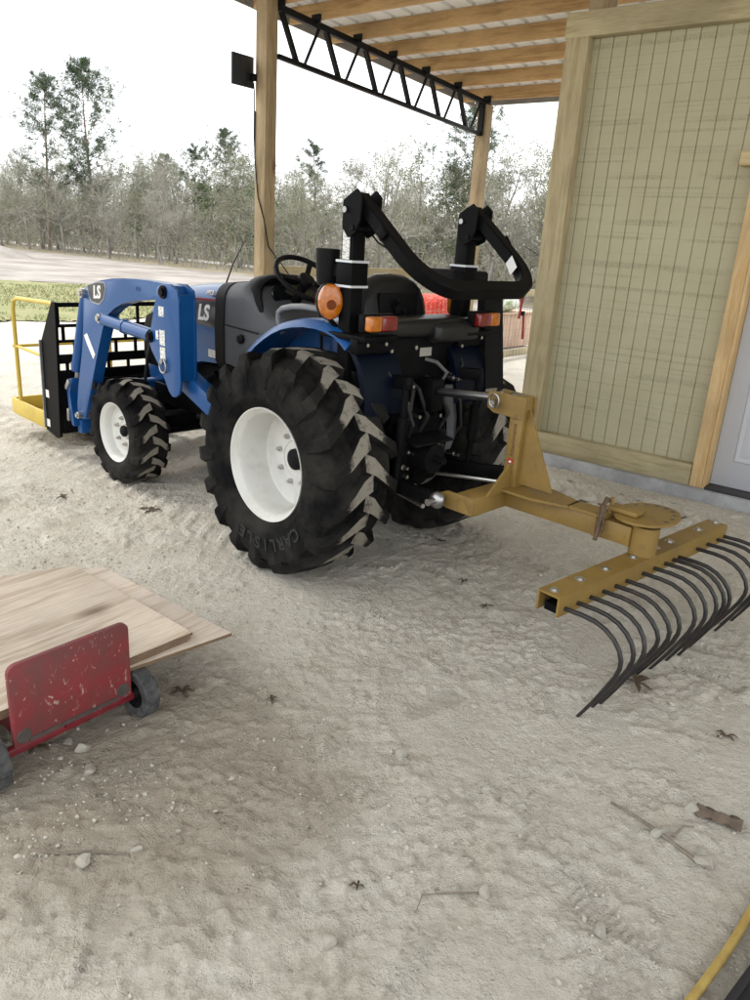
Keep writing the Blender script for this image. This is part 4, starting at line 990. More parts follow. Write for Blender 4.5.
# wiring and hoses hanging at the back
for (pts_, r_) in (([(-.34, .30, 1.10), (-.40, .28, 1.02), (-.38, .20, .95), (-.34, .16, 1.0)], .006), ([(-.34, -.28, 1.10), (-.40, -.26, 1.04), (-.40, -.22, .98), (-.35, -.18, 1.0)], .006), ([(-.33, .22, .95), (-.44, .20, .90), (-.46, .16, .78), (-.38, .12, .66)], .010), ([(-.34, -.16, .93), (-.42, -.24, .86), (-.42, -.27, .72), (-.34, -.25, .60)], .010)):
    mb = MB(); mb.tube(pts_, r_, 7); mb.build('hose', M_HOSE, h)
for (y, z) in ((.245, .98), (.265, .90), (-.24, .97), (.06, .80), (-.10, .79), (.10, .70), (-.10, .64), (.12, .50), (-.05, .50)):
    mb = MB(); mb.cyl((-.30, y, z), (-.415, y, z), .010, 6); mb.build('hitch_bolt', M_ZINC, h, ang=20)
# ---- front loader
ld = empty('front_loader', (0, 0, 0), 0, tr)
ARM = [(2.075, 1.205), (2.03, 1.228), (1.92, 1.255), (1.81, 1.278), (1.67, 1.298), (1.53, 1.309), (1.38, 1.316), (1.225, 1.318), (1.08, 1.316), (.985, 1.310), (.955, 1.27), (.985, 1.235), (1.143, 1.222), (1.29, 1.208), (1.43, 1.188), (1.56, 1.16), (1.669, 1.128), (1.75, 1.085), (1.80, 1.03), (1.845, .96), (1.93, .80), (2.03, .60), (2.165, .335), (2.20, .315), (2.26, .32), (2.288, .345), (2.275, .42), (2.24, .55), (2.15, .79), (2.10, .96), (2.088, 1.12)]
for s in (1, -1):
    mb = MB(); mb.prism(ARM, .515*s, .59*s, bev=.008); arm = mb.build('loader_arm', M_BLUE, ld, ang=25)
    # tower plates with dark web between
    TW = [(1.115, 1.292), (1.06, 1.318), (.975, 1.32), (.905, 1.29), (.892, 1.23), (.892, .775), (.912, .725), (.955, .70), (.985, .70), (1.02, .725), (1.075, .815), (1.20, .935), (1.228, .985), (1.135, 1.225)]
    for y in (.60, .505):
        mb = MB(); mb.prism(TW, (y-.008)*s, (y+.008)*s, bev=.003); mb.build('tower_plate', M_BLUE, ld, ang=25)
    mb = MB(); mb.bar((.906, .5525*s, .80), (.90, .5525*s, 1.27), .014, .085, up=(0, 1, 0)); mb.build('tower_web', M_BLUE, ld)
    mb = MB(); mb.bar((.99, .50*s, .79), (.62, .44*s, .60), .10, .11, bev=.008); mb.bar((.66, .46*s, .62), (.66, .12*s, .60), .11, .11, bev=.008); mb.build('tower_brace', M_BLUE, ld)
    for (x, z, r) in ((1.045, 1.272, .036), (2.06, 1.178, .03), (1.83, 1.045, .03), (1.205, 1.01, .034), (2.225, .345, .024)):
        mb = MB(); mb.cyl((x, .49*s, z), (x, .618*s, z), r, 18); mb.cyl((x, .615*s, z), (x, .630*s, z), r*.62, 12); mb.build('pivot_pin', M_BLACK if r > .033 else M_ZINC, ld, ang=25)
    # lift cylinder
    mb = MB(); mb.cyl((1.23, .585*s, 1.012), (1.56, .585*s, 1.026), .040, 18); mb.cyl((1.53, .585*s, 1.025), (1.56, .585*s, 1.027), .044, 18); mb.build('lift_cylinder', M_BLUE, ld)
    mb = MB(); mb.cyl((1.55, .585*s, 1.026), (1.85, .585*s, 1.040), .036, 16); mb.build('lift_rod', M_BLUE, ld)
    # bucket cylinder ahead of the arm
    mb = MB(); mb.cyl((2.105, .555*s, 1.165), (2.325, .555*s, .64), .040, 18); mb.build('bucket_cylinder', M_BLUE, ld)
    mb = MB(); mb.cyl((2.32, .545*s, .65), (2.36, .545*s, .555), .020, 12); mb.build('bucket_rod', M_CHROME, ld)
    # tilt links and quick-attach
    mb = MB(); mb.prism([(2.33, .585), (2.38, .57), (2.42, .50), (2.40, .36), (2.37, .24), (2.33, .24), (2.35, .36), (2.37, .48), (2.33, .545)], .52*s, .60*s, bev=.006); mb.build('tilt_link', M_BLUE, ld, ang=25)
    mb = MB(); mb.bar((2.345, .60*s, .565), (2.41, .60*s, .50), .03, .035, bev=.006); mb.bar((2.39, .60*s, .36), (2.40, .60*s, .27), .03, .03, bev=.006); mb.build('link_clamp', M_CHROME, ld)
    mb = MB(); mb.box((2.34, .50*s, .235), (.07, .12, .10), bev=.012); mb.build('attach_bracket', M_BLUE, ld)
    # number decals, mirror warning plates
    if s > 0:
        mb = MB()
        bd = [(2.005, 1.232), (1.86, 1.262), (1.775, 1.265), (1.765, 1.235), (1.80, 1.165), (1.86, 1.13), (1.955, 1.135), (1.985, 1.16)]
        cx, cz = 1.89, 1.205
        mb.prism([(cx+(x-cx)*1.06, cz+(z-cz)*1.08) for x, z in bd], .589, .5925); mb.build('badge_border', mat('pale badge rim', (.32, .33, .38), .4), arm)
        mb = MB(); mb.prism([(cx+(x-cx)*.97, cz+(z-cz)*.96) for x, z in bd], .5925, .595); mb.build('arm_badge', M_BADGE, arm)
        text_obj('arm_lettering', 'LS', .105, face_mtx((1.878, .5952, 1.197), (-1, 0, .06), (.06, 0, 1)), M_WHITE, arm, .0015, shear=.18, bold=.004)
        mb = MB(); mb.prism([(2.10, .905), (2.055, .925), (1.955, .800), (1.985, .765), (2.06, .85)], .589, .593); mb.build('arm_decal', M_WHITE, arm)
        for (x, z, a, b_) in ((1.075, 1.165, .055, .055), (1.125, 1.03, .03, .05), (1.07, 1.02, .055, .085), (1.07, .925, .055, .085)):
            mb = MB(); mb.box((x, .6095, z), (a, .003, b_)); mb.build('tower_decal', M_DECAL, ld)
        mb = MB(); mb.tube([(1.06+.035*math.cos(a), .618, .862+.038*math.sin(a)) for a in np.linspace(0, 2*math.pi, 16, endpoint=False)], .006, 6, closed=True); mb.cyl((1.06, .605, .89), (1.06, .63, .89), .016, 8); mb.build('linch_pin', M_CHROME, ld)
        mb = MB(); mb.ball((2.04, .575, .585), .035, sc=(.9, .35, 1.1)); mb.build('bump_stop', M_DGREY, ld)
        text_obj('loader_model_lettering', 'LL3', .035, face_mtx((1.36, .5912, 1.262), (-1, 0, -.01), (0, 0, 1)), mat('dim lettering', (.02, .05, .16), .5), arm, .0012, shear=.2)
mb = MB(); mb.cyl((1.98, -.49, .56), (1.98, .49, .56), .055, 20); mb.build('cross_tube', M_BLUE, ld)
for s in (.25, -.25):
    mb = MB(); mb.tube([(1.95, s, .58), (1.80, s*1.2, .80), (1.60, s*1.5, .95)], .012, 7); mb.build('loader_hose', M_HOSE, ld)
# ---- black fork carriage with mesh backrest
fk = empty('fork_carriage', (0, 0, 0), 0, tr)
for s in (1, -1):
    mb = MB(); mb.prism([(2.425, 1.085), (2.48, 1.09), (2.70, .80), (2.715, .62), (2.735, .14), (2.55, .11), (2.50, .13), (2.455, .70)], .615*s, .635*s, bev=.003); mb.build('side_plate', M_BLACK, fk, ang=20)
    mb = MB(); mb.bar((2.705, .625*s, .80), (2.722, .625*s, .16), .05, .012, up=(1, 0, 0)); mb.build('lit_edge_strip', mat('pale daylit steel edge', (.20, .205, .215), .4, metal=.5, var=.2), fk)  # pale grey paints in the daylight that this front edge catches
for (z, t) in ((1.065, .030), (.922, .022), (.815, .020), (.69, .065), (.585, .05)):
    x = 2.47+(1.07-z)*.06
    mb = MB(); mb.box((x, 0, z), (.018, 1.23, t), bev=.003); mb.build('mesh_bar', M_BLACK, fk)
for r_, (za, zb, off, st_) in enumerate(((1.06, .925, .0, .30), (.92, .82, .08, .155), (.81, .715, .0, .155), (.665, .605, .06, .155))):
    y = -.60+off
    while y < .61:
        mb = MB(); mb.box((2.475+(1.07-(za+zb)/2)*.06, y, (za+zb)/2), (.016, .020, za-zb+.02)); mb.build('mesh_upright', M_BLACK, fk); y += st_
mb = MB(); mb.box((2.515, 0, .37), (.03, 1.22, .44), bev=.005); mb.box((2.47, 0, .52), (.06, 1.0, .05), bev=.006); mb.box((2.47, 0, .20), (.06, 1.0, .06), bev=.006); mb.build('carriage_plate', M_BLACK, fk)
for s in (.28, -.28):
    mb = MB(); mb.box((2.60, s, .30), (.05, .10, .50), bev=.006); mb.box((3.05, s, .075), (.9, .10, .04), bev=.006); mb.build('fork_tine', M_BLACK, fk)
mb = MB(); mb.box((2.468, .50, .645), (.004, .07, .05)); mb.build('carriage_decal', M_DECAL, fk)
for (x, z) in ((2.66, .42), (2.68, .20)):
    mb = MB(); mb.box((x, .637, z), (.05, .003, .055)); mb.build('side_decal', M_WHITE, fk)

# ------------------------------------------------------------------ yellow work platform carried on the forks
M_YEL = mat('safety yellow paint', (.56, .41, .07), .5, col2=(.44, .31, .06), vscale=5, lo=.5, hi=.75)
yp = empty('work_platform', T_O+Matrix.Rotation(T_RZ, 3, 'Z')@Vector((2.76, 0, .12)), T_RZ)
tag(yp, 'yellow work platform with tube railing carried in front of the loader grid', 'platform')
mb = MB(); mb.box((.33, 0, .015), (.66, 1.22, .02)); mb.build('deck', M_YEL, yp)
for s in (1, -1):
    mb = MB(); mb.box((.33, .61*s, .075), (.66, .02, .12), bev=.004); mb.build('toe_board', M_YEL, yp)
mb = MB(); mb.box((.655, 0, .075), (.02, 1.2, .12), bev=.004); mb.build('toe_board', M_YEL, yp)
def TP(x, y, z): return (x-2.76, y, z-.12)
for s in (1, -1):
    mb = MB(); y = .60*s
    mb.tube([TP(3.28, y, .20), TP(3.275, y, .95), TP(3.25, y, 1.02), TP(3.17, y, 1.045), TP(2.60, y, 1.065), TP(2.52, y, 1.06)], .016, 10); mb.build('hand_rail', M_YEL, yp)
    mb = MB(); mb.tube([TP(3.275, y, .68), TP(2.72, y, .67)], .012, 8); mb.build('mid_rail', M_YEL, yp)
for y in (.05, -.22):
    mb = MB(); mb.tube([TP(3.40, y, .2), TP(3.40, y, .80), TP(3.40, y-.02, .86), TP(3.40, y-.10, .88)], .017, 8); mb.build('rail_post', M_YEL, yp)
mb = MB(); mb.tube([TP(3.40, -.58, .66), TP(3.40, .58, .66)], .012, 8); mb.build('front_rail', M_YEL, yp)
# ------------------------------------------------------------------ landscape rake on the hitch
M_RAKE = mat('ochre yellow implement paint', (.225, .14, .032), .5, col2=(.165, .102, .027), vscale=5, lo=.42, hi=.72, bump=.05, bscale=40)
add_scuffs(M_RAKE, (.085, .052, .028), 16, .58, .68, .55)
M_TINE = mat('black spring steel', (.014, .013, .013), .42, col2=(.05, .032, .022), vscale=20, lo=.5, hi=.8)
M_CHAIN = mat('brown rusty pin', (.09, .055, .03), .6, var=.4, vscale=40)
rk = empty('landscape_rake', T_O, T_RZ)
tag(rk, 'ochre landscape rake with curved black spring tines hitched behind the tractor', 'rake')
mb = MB(); mb.box((-.955, 0, .775), (.070, .070, .45), bev=.005); mast = mb.build('mast', M_RAKE, rk)
mb = MB(); mb.prism([(-.988, .60), (-.988, .94), (-1.005, .94), (-1.165, .60)], -.006, .006); mb.build('rear_gusset', M_RAKE, mast, ang=20)
mb = MB()
for y in (.040, -.040): mb.prism([(-.80, .925), (-.795, .985), (-.82, 1.003), (-1.0, .998), (-1.0, .90), (-.835, .905)], y-.006, y+.006, bev=.002)
mb.build('clevis_plate', M_RAKE, mast, ang=20)
mb = MB(); mb.cyl((-.855, -.07, .958), (-.855, .09, .958), .012, 10); mb.tube([(-.855+.026*math.cos(a), .075, .965+.03*math.sin(a)) for a in np.linspace(0, 2*math.pi, 14, endpoint=False)], .005, 6, closed=True); mb.build('hitch_pin', M_CHROME, mast)
# vertical maker's marks on the mast: red roundel and dark lettering
mb = MB(); mb.lathe([(.001, .0375), (.016, .0375), (.016, .035)], (-.952, 0, .70), 'y', 20); mb.build('red_roundel', mat('red mark', (.35, .02, .015), .5), mast)
mb = MB(); mb.lathe([(.001, .039), (.006, .039), (.006, .0372)], (-.952, 0, .70), 'y', 12); mb.build('roundel_centre', M_WHITE, mast)
text_obj('mast_lettering', 'Attachments', .030, face_mtx((-.955, .0357, .80), (0, 0, 1), (1, 0, 0)), mat('dark mark', (.09, .035, .012), .6), mast, .0008)
# crossbar with link pins
mb = MB(); mb.box((-.90, 0, .525), (.105, .56, .085), bev=.005); cb = mb.build('hitch_crossbar', M_RAKE, rk)
for s in (1, -1):
    mb = MB(); mb.prism([(-.95, .485), (-.95, .565), (-.80, .565), (-.755, .545), (-.755, .505), (-.80, .485)], .268*s, .282*s, bev=.002); mb.build('link_ear', M_RAKE, cb, ang=20)
    mb = MB(); mb.prism([(.035*s, .565), (.20*s, .565), (.035*s, .70)], -.965, -.951, 'yz'); mb.build('side_gusset', M_RAKE, mast, ang=20)
# boom with flat doubler plate on top
mb = MB(); mb.bar((-.95, 0, .53), (-1.56, -.02, .525), .085, .085, bev=.005); boom = mb.build('boom', M_RAKE, rk)
mb = MB(); mb.prism([(-.93, .10), (-1.12, .10), (-1.28, .05), (-1.28, -.05), (-1.12, -.10), (-.93, -.10)], .574, .585, 'xy'); mb.build('doubler_plate', M_RAKE, boom, ang=20)
mb = MB(); mb.bar((-1.27, -.005, .579), (-1.45, -.015, .579), .10, .012); mb.build('boom_cap', M_RAKE, boom)
mb = MB(); mb.box((-1.405, -.01, .535), (.012, .095, .10)); mb.build('boom_collar', M_RAKE, boom)
# slew pivot and indexed half disc
mb = MB(); mb.cyl((-1.60, -.03, .455), (-1.60, -.03, .578), .056, 24); mb.build('pivot_barrel', M_RAKE, rk)
disc = []
CX_, CY_ = -1.565, -.10
for a in np.linspace(0, 2*math.pi, 40, endpoint=False):
    r = .150 if math.sin(a+R(60)) < .75 else .13
    disc.append((CX_+math.cos(a)*.125, CY_+math.sin(a)*.165))
mb = MB(); mb.prism(disc, .592, .603, 'xy', bev=.002); dk = mb.build('index_disc', M_RAKE, rk, ang=25)
for a in np.linspace(R(165), R(330), 8):
    x, y = CX_+math.cos(a)*.100, CY_+math.sin(a)*.138
    mb = MB(); mb.lathe([(.001, .6040), (.0105, .6040), (.0105, .5975)], (x, y, 0), 'z', 12); mb.build('index_hole', M_DARK, dk)
mb = MB(); mb.box((-1.50, -.03, .615), (.13, .07, .018), bev=.003); mb.cyl((-1.44, -.02, .56), (-1.44, -.02, .655), .010, 8); mb.build('lock_lever', M_RAKE, rk)
mb = MB(); mb.tube([(-1.435, .0, .645), (-1.44, .03, .66), (-1.445, .055, .64), (-1.44, .05, .60), (-1.435, .055, .53), (-1.43, .06, .48)], .010, 7)
for k in range(4): mb.tube([(-1.44+.014*math.cos(a), .055, .62-.028*k+.018*math.sin(a)) for a in np.linspace(0, 2*math.pi, 10, endpoint=False)], .005, 5, closed=True)
mb.build('lock_chain', M_CHAIN, rk)
# tine bar: open channel, turned a little
def bx_(y): return -1.567-.060*(.60-y)/1.0
y0, y1 = .615, -.715
c0 = Vector((bx_(y0), y0, .412)); c1 = Vector((bx_(y1), y1, .412))
dirb = (c1-c0).normalized(); nb = Vector((-dirb.y, dirb.x, 0))
if nb.x > 0: nb = -nb                                       # points to the rear
mb = MB()
mb.bar(c0+Vector((0, 0, .038)), c1+Vector((0, 0, .038)), .094, .008)
for sg in (1, -1): mb.bar(c0+nb*sg*.043-Vector((0, 0, .002)), c1+nb*sg*.043-Vector((0, 0, .002)), .008, .071)
tb = mb.build('tine_bar', M_RAKE, rk, ang=20)
mb = MB(); mb.bar(c0-dirb*.0+Vector((0, 0, -.02))+dirb*.02, c1+Vector((0, 0, -.02))-dirb*.02, .05, .03); mb.build('clamp_strip', M_BLACK, tb)
TY = (.575, .495, .412, .325, .24, .16, .035, -.055, -.145, -.215, -.265, -.43, -.53, -.63, -.70)
for i, y in enumerate(TY):
    rr = random.Random(i*3+1)
    x0 = bx_(y); j = (0, .0, -.005, .045, .03, .02, .01, .0, -.01, .015, .0, .02, .0, .015, .0)[i]; jy = (.0, -.01, .035, -.03, -.02, .0, .02, .01, .0, -.01, -.02, .0, .0, .01, .0)[i]
    pr = [(.035, .398), (-.06, .400), (-.12, .402), (-.17, .398), (-.212, .384), (-.247, .36), (-.273, .328), (-.285, .295), (-.286, .265), (-.275, .225), (-.247, .165), (-.215, .10), (-.185, .045), (-.162, .004)]
    mb = MB(); mb.tube([(x0+a+j*max(0, (.3-z)*3.3), y+jy*max(0, (.36-z)*2.8), z) for a, z in pr], [.0088]*(len(pr)-4)+[.0082, .0074, .0066, .0058], 7); mb.build('tine', M_TINE, rk, ang=60)
    if i % 2 == 0:
        mb = MB(); mb.cyl((x0+.005, y, .452), (x0+.005, y, .462), .013, 6); mb.lathe([(.006, .452), (.022, .452), (.022, .456), (.006, .456)], (x0+.005, y, 0), 'z', 12); mb.build('tine_bolt', M_ZINC, tb, ang=20)

# ------------------------------------------------------------------ red dolly under plywood
M_DRED = mat('scuffed red board', (.20, .022, .028), .65, col2=(.125, .035, .034), vscale=7, lo=.40, hi=.62, bump=.1, bscale=60)
add_scuffs(M_DRED, (.42, .32, .28), 42, .60, .66)
M_DTYRE = mat('grey worn tyre', (.035, .037, .038), .85, col2=(.10, .10, .095), vscale=30, lo=.4, hi=.7)
AX0 = Vector((-1.044, 1.857, 0)); AXD = Vector((.608, .794, 0)).normalized(); AXN = Vector((.794, -.608, 0)).normalized()
dl = empty('panel_dolly', (AX0.x, AX0.y, 0), math.atan2(AXD.y, AXD.x))     # x along the axle, -y towards the viewer's right, y under the boards
tag(dl, 'low red panel dolly with scuffed upright end board and rubber wheels under plywood', 'dolly')
def rrect(x0, x1, z0, z1, r, n=5):
    P = []
    for (cx, cz, a0) in ((x1-r, z1-r, 0), (x0+r, z1-r, 90), (x0+.004, z0+.004, 180), (x1-.004, z0+.004, 270)):
        rr_ = r if a0 < 180 else .004
        for k in range(n): a = R(a0+90*k/(n-1)); P.append((cx+rr_*math.cos(a), cz+rr_*math.sin(a)))
    return P
mb = MB(); mb.prism(rrect(.005, .402, .118, .392, .028), -.008, .008, bev=.002); ep = mb.build('end_board', M_DRED, dl, ang=25)
ep.location = (0, -.024, 0)
M_WORN = mat('grey worn edge', (.055, .045, .04), .7, var=.3, vscale=20)
for x in (.035, .372):
    mb = MB(); mb.lathe([(.001, -.0105), (.022, -.0105), (.024, -.0085)], (x, 0, .148), 'y', 18); mb.build('worn_pad', M_WORN, ep)
mb = MB(); mb.box((.2, -.0095, .128), (.30, .003, .012)); mb.build('worn_edge', M_WORN, ep)
M_DAX = mat('dark red tube', (.16, .012, .02), .45, var=.25, vscale=20)
mb = MB(); mb.bar((-.03, .005, .088), (.43, .005, .088), .026, .026, bev=.004); mb.bar((.20, -.01, .09), (.20, -.018, .13), .05, .012); mb.build('axle', M_DAX, dl)
mb = MB()
for x in (.05, .35): mb.bar((x, .0, .145), (x, .95, .145), .03, .062, bev=.003)
mb.build('frame_rail', M_DAX, dl)
mb = MB(); mb.bar((-.03, .95, .088), (.43, .95, .088), .026, .026); mb.build('axle', M_DAX, dl)
for (x, y) in ((.455, 0.005), (-.055, .005), (.455, .95), (-.055, .95)):
    e = empty('wheel', (x, y, .088), 0, dl); e.scale = (.9, .89, .89)
    mb = MB(); mb.lathe([(.058, -.028), (.080, -.032), (.093, -.030), (.098, -.018), (.099, 0), (.098, .018), (.093, .030), (.080, .032), (.058, .028)], axis='x', seg=40)
    for k in range(40):
        a = 2*math.pi*k/40; c = Vector((0, math.cos(a)*.0985, math.sin(a)*.0985))
        mb.box(c, (.046, .004, .004), rot=Euler((a, 0, 0)))
    mb.build('tyre', M_DTYRE, e, ang=35)
    mb = MB(); mb.lathe([(.060, -.024), (.052, -.016), (.03, -.012), (.022, -.03), (.001, -.031)], axis='x', seg=24); mb.lathe([(.060, .024), (.052, .016), (.03, .012), (.022, .03), (.001, .031)], axis='x', seg=24)
    for k in range(5):
        a = 2*math.pi*k/5; mb.box((-.0 , math.cos(a)*.042, math.sin(a)*.042), (.034, .012, .03), rot=Euler((a, 0, 0)))
    mb.build('rim', M_DGREY, e)
# plywood sheets lying on the dolly
def ply_mat(name, c1, c2, ang):
    m = wood(name, c1, c2, 0, 16.0, rough=.8, knots=.85, knot_col=(.15, .10, .065), knot_scale=3.6, grain=1.15, knot_r=(.05, .15))
    return m
M_PLY = ply_mat('weathered plywood', (.55, .475, .385), (.36, .29, .215), 0)
M_PLY2 = ply_mat('pale plywood', (.56, .485, .41), (.40, .32, .25), 0)
M_PLYE = mat('plywood edge', (.21, .14, .085), .85, col2=(.10, .065, .04), vscale=20, stretch=(1, 1, 30))
M_DAMP = mat('water stain', (.2, .2, .2), .8)
def sheet(name, pts, z0, z1, m, label, tilt=0):
    a = math.atan2(.82, .57)
    o0 = Vector((pts[0][0], pts[0][1], 0)); rot = Matrix.Rotation(-a, 3, 'Z')
    loc = [(rot@(Vector((p[0], p[1], 0))-o0)) for p in pts]
    mb = MB(); mb.prism([(p.x, p.y) for p in loc], 0, z1-z0, 'xy', bev=.0015, seg=1)
    for f in mb.bm.faces:
        if abs(f.normal.z) < .5: f.material_index = 1
    o = mb.build(name, [m, M_PLYE], None, ang=20); o.location = (o0.x, o0.y, z0); o.rotation_euler = (0, 0, a)
    return tag(o, label, 'plywood')
# corners measured on the ground plan; the sheets run on out of the picture to the left
up = [(-.630, 2.413), (-1.262, 2.912), (-1.93, 2.50), (-1.64, 1.17), (-1.508, 1.333)]
lo = [(-.500, 2.477), (-1.170, 2.982), (-1.98, 2.50), (-1.75, 1.30), (-1.568, 1.439)]
sheet('plywood_sheet', lo, .1785, .192, M_PLY2, 'pale lower plywood sheet, its corner jutting out furthest over the sand')
sheet('plywood_sheet', [(p[0]-.015, p[1]-.02) for p in up], .1925, .2010, M_PLY, 'thin middle plywood sheet under the knotty top one')
sheet('plywood_sheet', [(p[0]-.006, p[1]-.008) for p in up], .2015, .2095, M_PLY, 'thin plywood sheet second from the top of the pile')
sheet('plywood_sheet', up, .2100, .2215, M_PLY, 'knotty weathered top plywood sheet behind the red end board')
# ------------------------------------------------------------------ woods
M_BARK = mat('grey bark', (.16, .145, .125), .9, col2=(.33, .31, .28), vscale=6, lo=.4, hi=.65, stretch=(1, 1, .3))
M_TWIG = mat('bare twigs', (.25, .235, .20), .9, col2=(.38, .36, .315), vscale=.8, lo=.4, hi=.6)
M_BUD = mat('dry leaf and moss', (.16, .185, .085), .9, col2=(.29, .30, .195), vscale=.9, lo=.38, hi=.62)
M_PBARK = mat('pine bark', (.16, .115, .085), .9, col2=(.27, .22, .175), vscale=5, stretch=(1, 1, .4))
M_NEEDLE = mat('pine needles', (.035, .062, .034), .8, col2=(.085, .12, .058), vscale=.9, lo=.36, hi=.64)
M_NEEDLE2 = mat('hazy green foliage', (.085, .12, .05), .85, col2=(.18, .205, .10), vscale=.7, lo=.36, hi=.64)

class Segs:
    """many thin tapered limbs and leaf clumps gathered fast"""
    def __init__(s): s.V = []; s.F = []; s.MI = []; s.n = 0
    def limb(s, pts, rs, k=3, mi=0):
        pts = np.asarray(pts, float); n = len(pts)
        t = pts[-1]-pts[0]; t = t/(np.linalg.norm(t)+1e-9)
        a = np.array([0, 0, 1.]) if abs(t[2]) < .9 else np.array([1., 0, 0])
        x = np.cross(a, t); x /= np.linalg.norm(x); y = np.cross(t, x)
        for p, r in zip(pts, rs):
            for j in range(k):
                an = 2*math.pi*j/k; s.V.append(p+r*(math.cos(an)*x+math.sin(an)*y))
        for i in range(n-1):
            for j in range(k):
                b = s.n+i*k; s.F.append((b+j, b+(j+1) % k, b+k+(j+1) % k, b+k+j)); s.MI.append(mi)
        s.n += n*k
    def leaf(s, p, d, l, w, mi, rr):
        d = Vector(d).normalized(); q = Vector((rr.uniform(-1, 1), rr.uniform(-1, 1), rr.uniform(-1, 1))); sd = d.cross(q).normalized()*w
        p = Vector(p)
        for v in (p, p+d*l*.5+sd, p+d*l, p+d*l*.5-sd): s.V.append(np.array(v))
        s.F.append((s.n, s.n+1, s.n+2, s.n+3)); s.MI.append(mi); s.n += 4
    def mesh(s, name, mats):
        me = bpy.data.meshes.new(name); me.from_pydata(np.array(s.V, dtype=np.float32), [], s.F)
        for m in mats: me.materials.append(m)
        me.polygons.foreach_set('material_index', np.array(s.MI, dtype=np.int32)); me.update(); return me

def bare_tree(seed, h, spread=1.0, leafy=.5):
    rr = random.Random(seed); tk = Segs(); cr = Segs()
    def wander(p, d, L_, n, wob):
        P = [Vector(p)]; d = Vector(d).normalized()
        for i in range(n):
            d = (d+Vector((rr.gauss(0, wob), rr.gauss(0, wob), rr.gauss(0, wob)+.04))).normalized(); P.append(P[-1]+d*L_/n)
        return P
    def grow(p, d, L_, r, lev):
        n = 4 if lev < 3 else 3
        P = wander(p, d, L_, n, .16+.05*lev)
        (cr).limb(P, [r*(1-.62*i/n) for i in range(n+1)], 4 if lev < 2 else 3, 0 if lev < 2 else 1)
        if lev >= 4:
            if rr.random() < leafy:
                for _ in range(2): cr.leaf(P[-1]+Vector((rr.gauss(0, .06), rr.gauss(0, .06), rr.gauss(0, .06))), (rr.gauss(0, 1), rr.gauss(0, 1), rr.gauss(0, 1)), rr.uniform(.04, .10), rr.uniform(.015, .035), 2, rr)
            return
        k = {1: 6, 2: 5, 3: 4}[lev]
        for i in range(k):
            t = rr.uniform(.25, 1); idx = min(int(t*n), n-1); q = P[idx].lerp(P[idx+1], t*n-idx)
            td = (P[idx+1]-P[idx]).normalized()
            nd_ = (td+Vector((rr.gauss(0, .62), rr.gauss(0, .62), rr.gauss(.1, .42)))*spread).normalized()
            grow(q, nd_, L_*rr.uniform(.42, .68), max(r*.48, .006), lev+1)
    lean = Vector((rr.gauss(0, .08), rr.gauss(0, .08), 1))
    stems = 1 if rr.random() < .6 else 2
    for sidx in range(stems):
        hh = h*(1 if sidx == 0 else rr.uniform(.65, .9))
        P = wander((sidx*.18, 0, -.1), lean+Vector((rr.gauss(0, .1)*sidx*2, rr.gauss(0, .1)*sidx*2, 0)), hh*.82, 8, .055)
        r0 = h*.0125+.02
        tk.limb(P, [r0*(1-.80*i/8) for i in range(9)], 6, 0)
        for i in range(11):
            t = rr.uniform(.28, 1.0); idx = min(int(t*8), 7); q = P[idx].lerp(P[idx+1], t*8-idx)
            a = rr.uniform(0, 6.28); up = .35+t*.9
            grow(q, (math.cos(a)*spread, math.sin(a)*spread, up), hh*(.40-.20*t)*rr.uniform(.7, 1.15), r0*(1-.75*t)*.5, 1)
    return tk.mesh('trunk', [M_BARK]), cr.mesh('crown', [M_BARK, M_TWIG, M_BUD])

def pine(seed, h, start=.36, dense=1.0, wide=.19, nm=None):
    rr = random.Random(seed); tk = Segs(); cr = Segs()
    P = [Vector((0, 0, -.1))]; d = Vector((rr.gauss(0, .02), rr.gauss(0, .02), 1))
    for i in range(12): d = (d+Vector((rr.gauss(0, .014), rr.gauss(0, .014), 0))).normalized(); P.append(P[-1]+d*h/12)
    r0 = h*.0115
    tk.limb(P, [r0*(1-.88*i/12) for i in range(13)], 8, 0)
    nb = int(58*dense)
    for i in range(nb):
        t = start+(1-start)*(i/nb)**.9*.985; t += rr.gauss(0, .008); t = min(.995, t)
        idx = min(int(t*12), 11); q = P[idx].lerp(P[idx+1], t*12-idx)
        a = i*2.4+rr.gauss(0, .5); prof_ = math.sin(min(1, (1-t)/(1-start)*1.15+.08)*math.pi*.62)
        L_ = h*wide*max(.12, prof_)*rr.uniform(.5, 1.25)
        B = [q]; bd = Vector((math.cos(a), math.sin(a), rr.uniform(.05, .55)+t*.3)).normalized()
        for k in range(5): bd = (bd+Vector((rr.gauss(0, .12), rr.gauss(0, .12), rr.gauss(.05, .08)))).normalized(); B.append(B[-1]+bd*L_/5)
        cr.limb(B, [max(.006, r0*.26*(1-t)+.008)*(1-.15*k) for k in range(6)], 3, 0)
        tips = []
        for k in range(2, 6):
            tips.append(B[k])
            for _ in range(2 if k < 5 else 3):
                v = B[k]+Vector((rr.gauss(0, 1), rr.gauss(0, 1), rr.gauss(.25, .6)))*L_*.14
                cr.limb([B[k], v], [.008, .005], 3, 0); tips.append(v)
        for v in tips:
            if rr.random() > .86: continue
            c = .20*(h/11)*rr.uniform(.7, 1.25)
            for _ in range(24):
                dd = Vector((rr.gauss(0, 1), rr.gauss(0, 1), rr.gauss(.35, .9)))
                cr.leaf(v+Vector((rr.gauss(0, 1), rr.gauss(0, 1), rr.gauss(0, 1)))*c*.35, dd, c*rr.uniform(.7, 1.3), c*.075, 1, rr)
    return tk.mesh('trunk', [M_PBARK]), cr.mesh('crown', [M_PBARK, nm or M_NEEDLE])

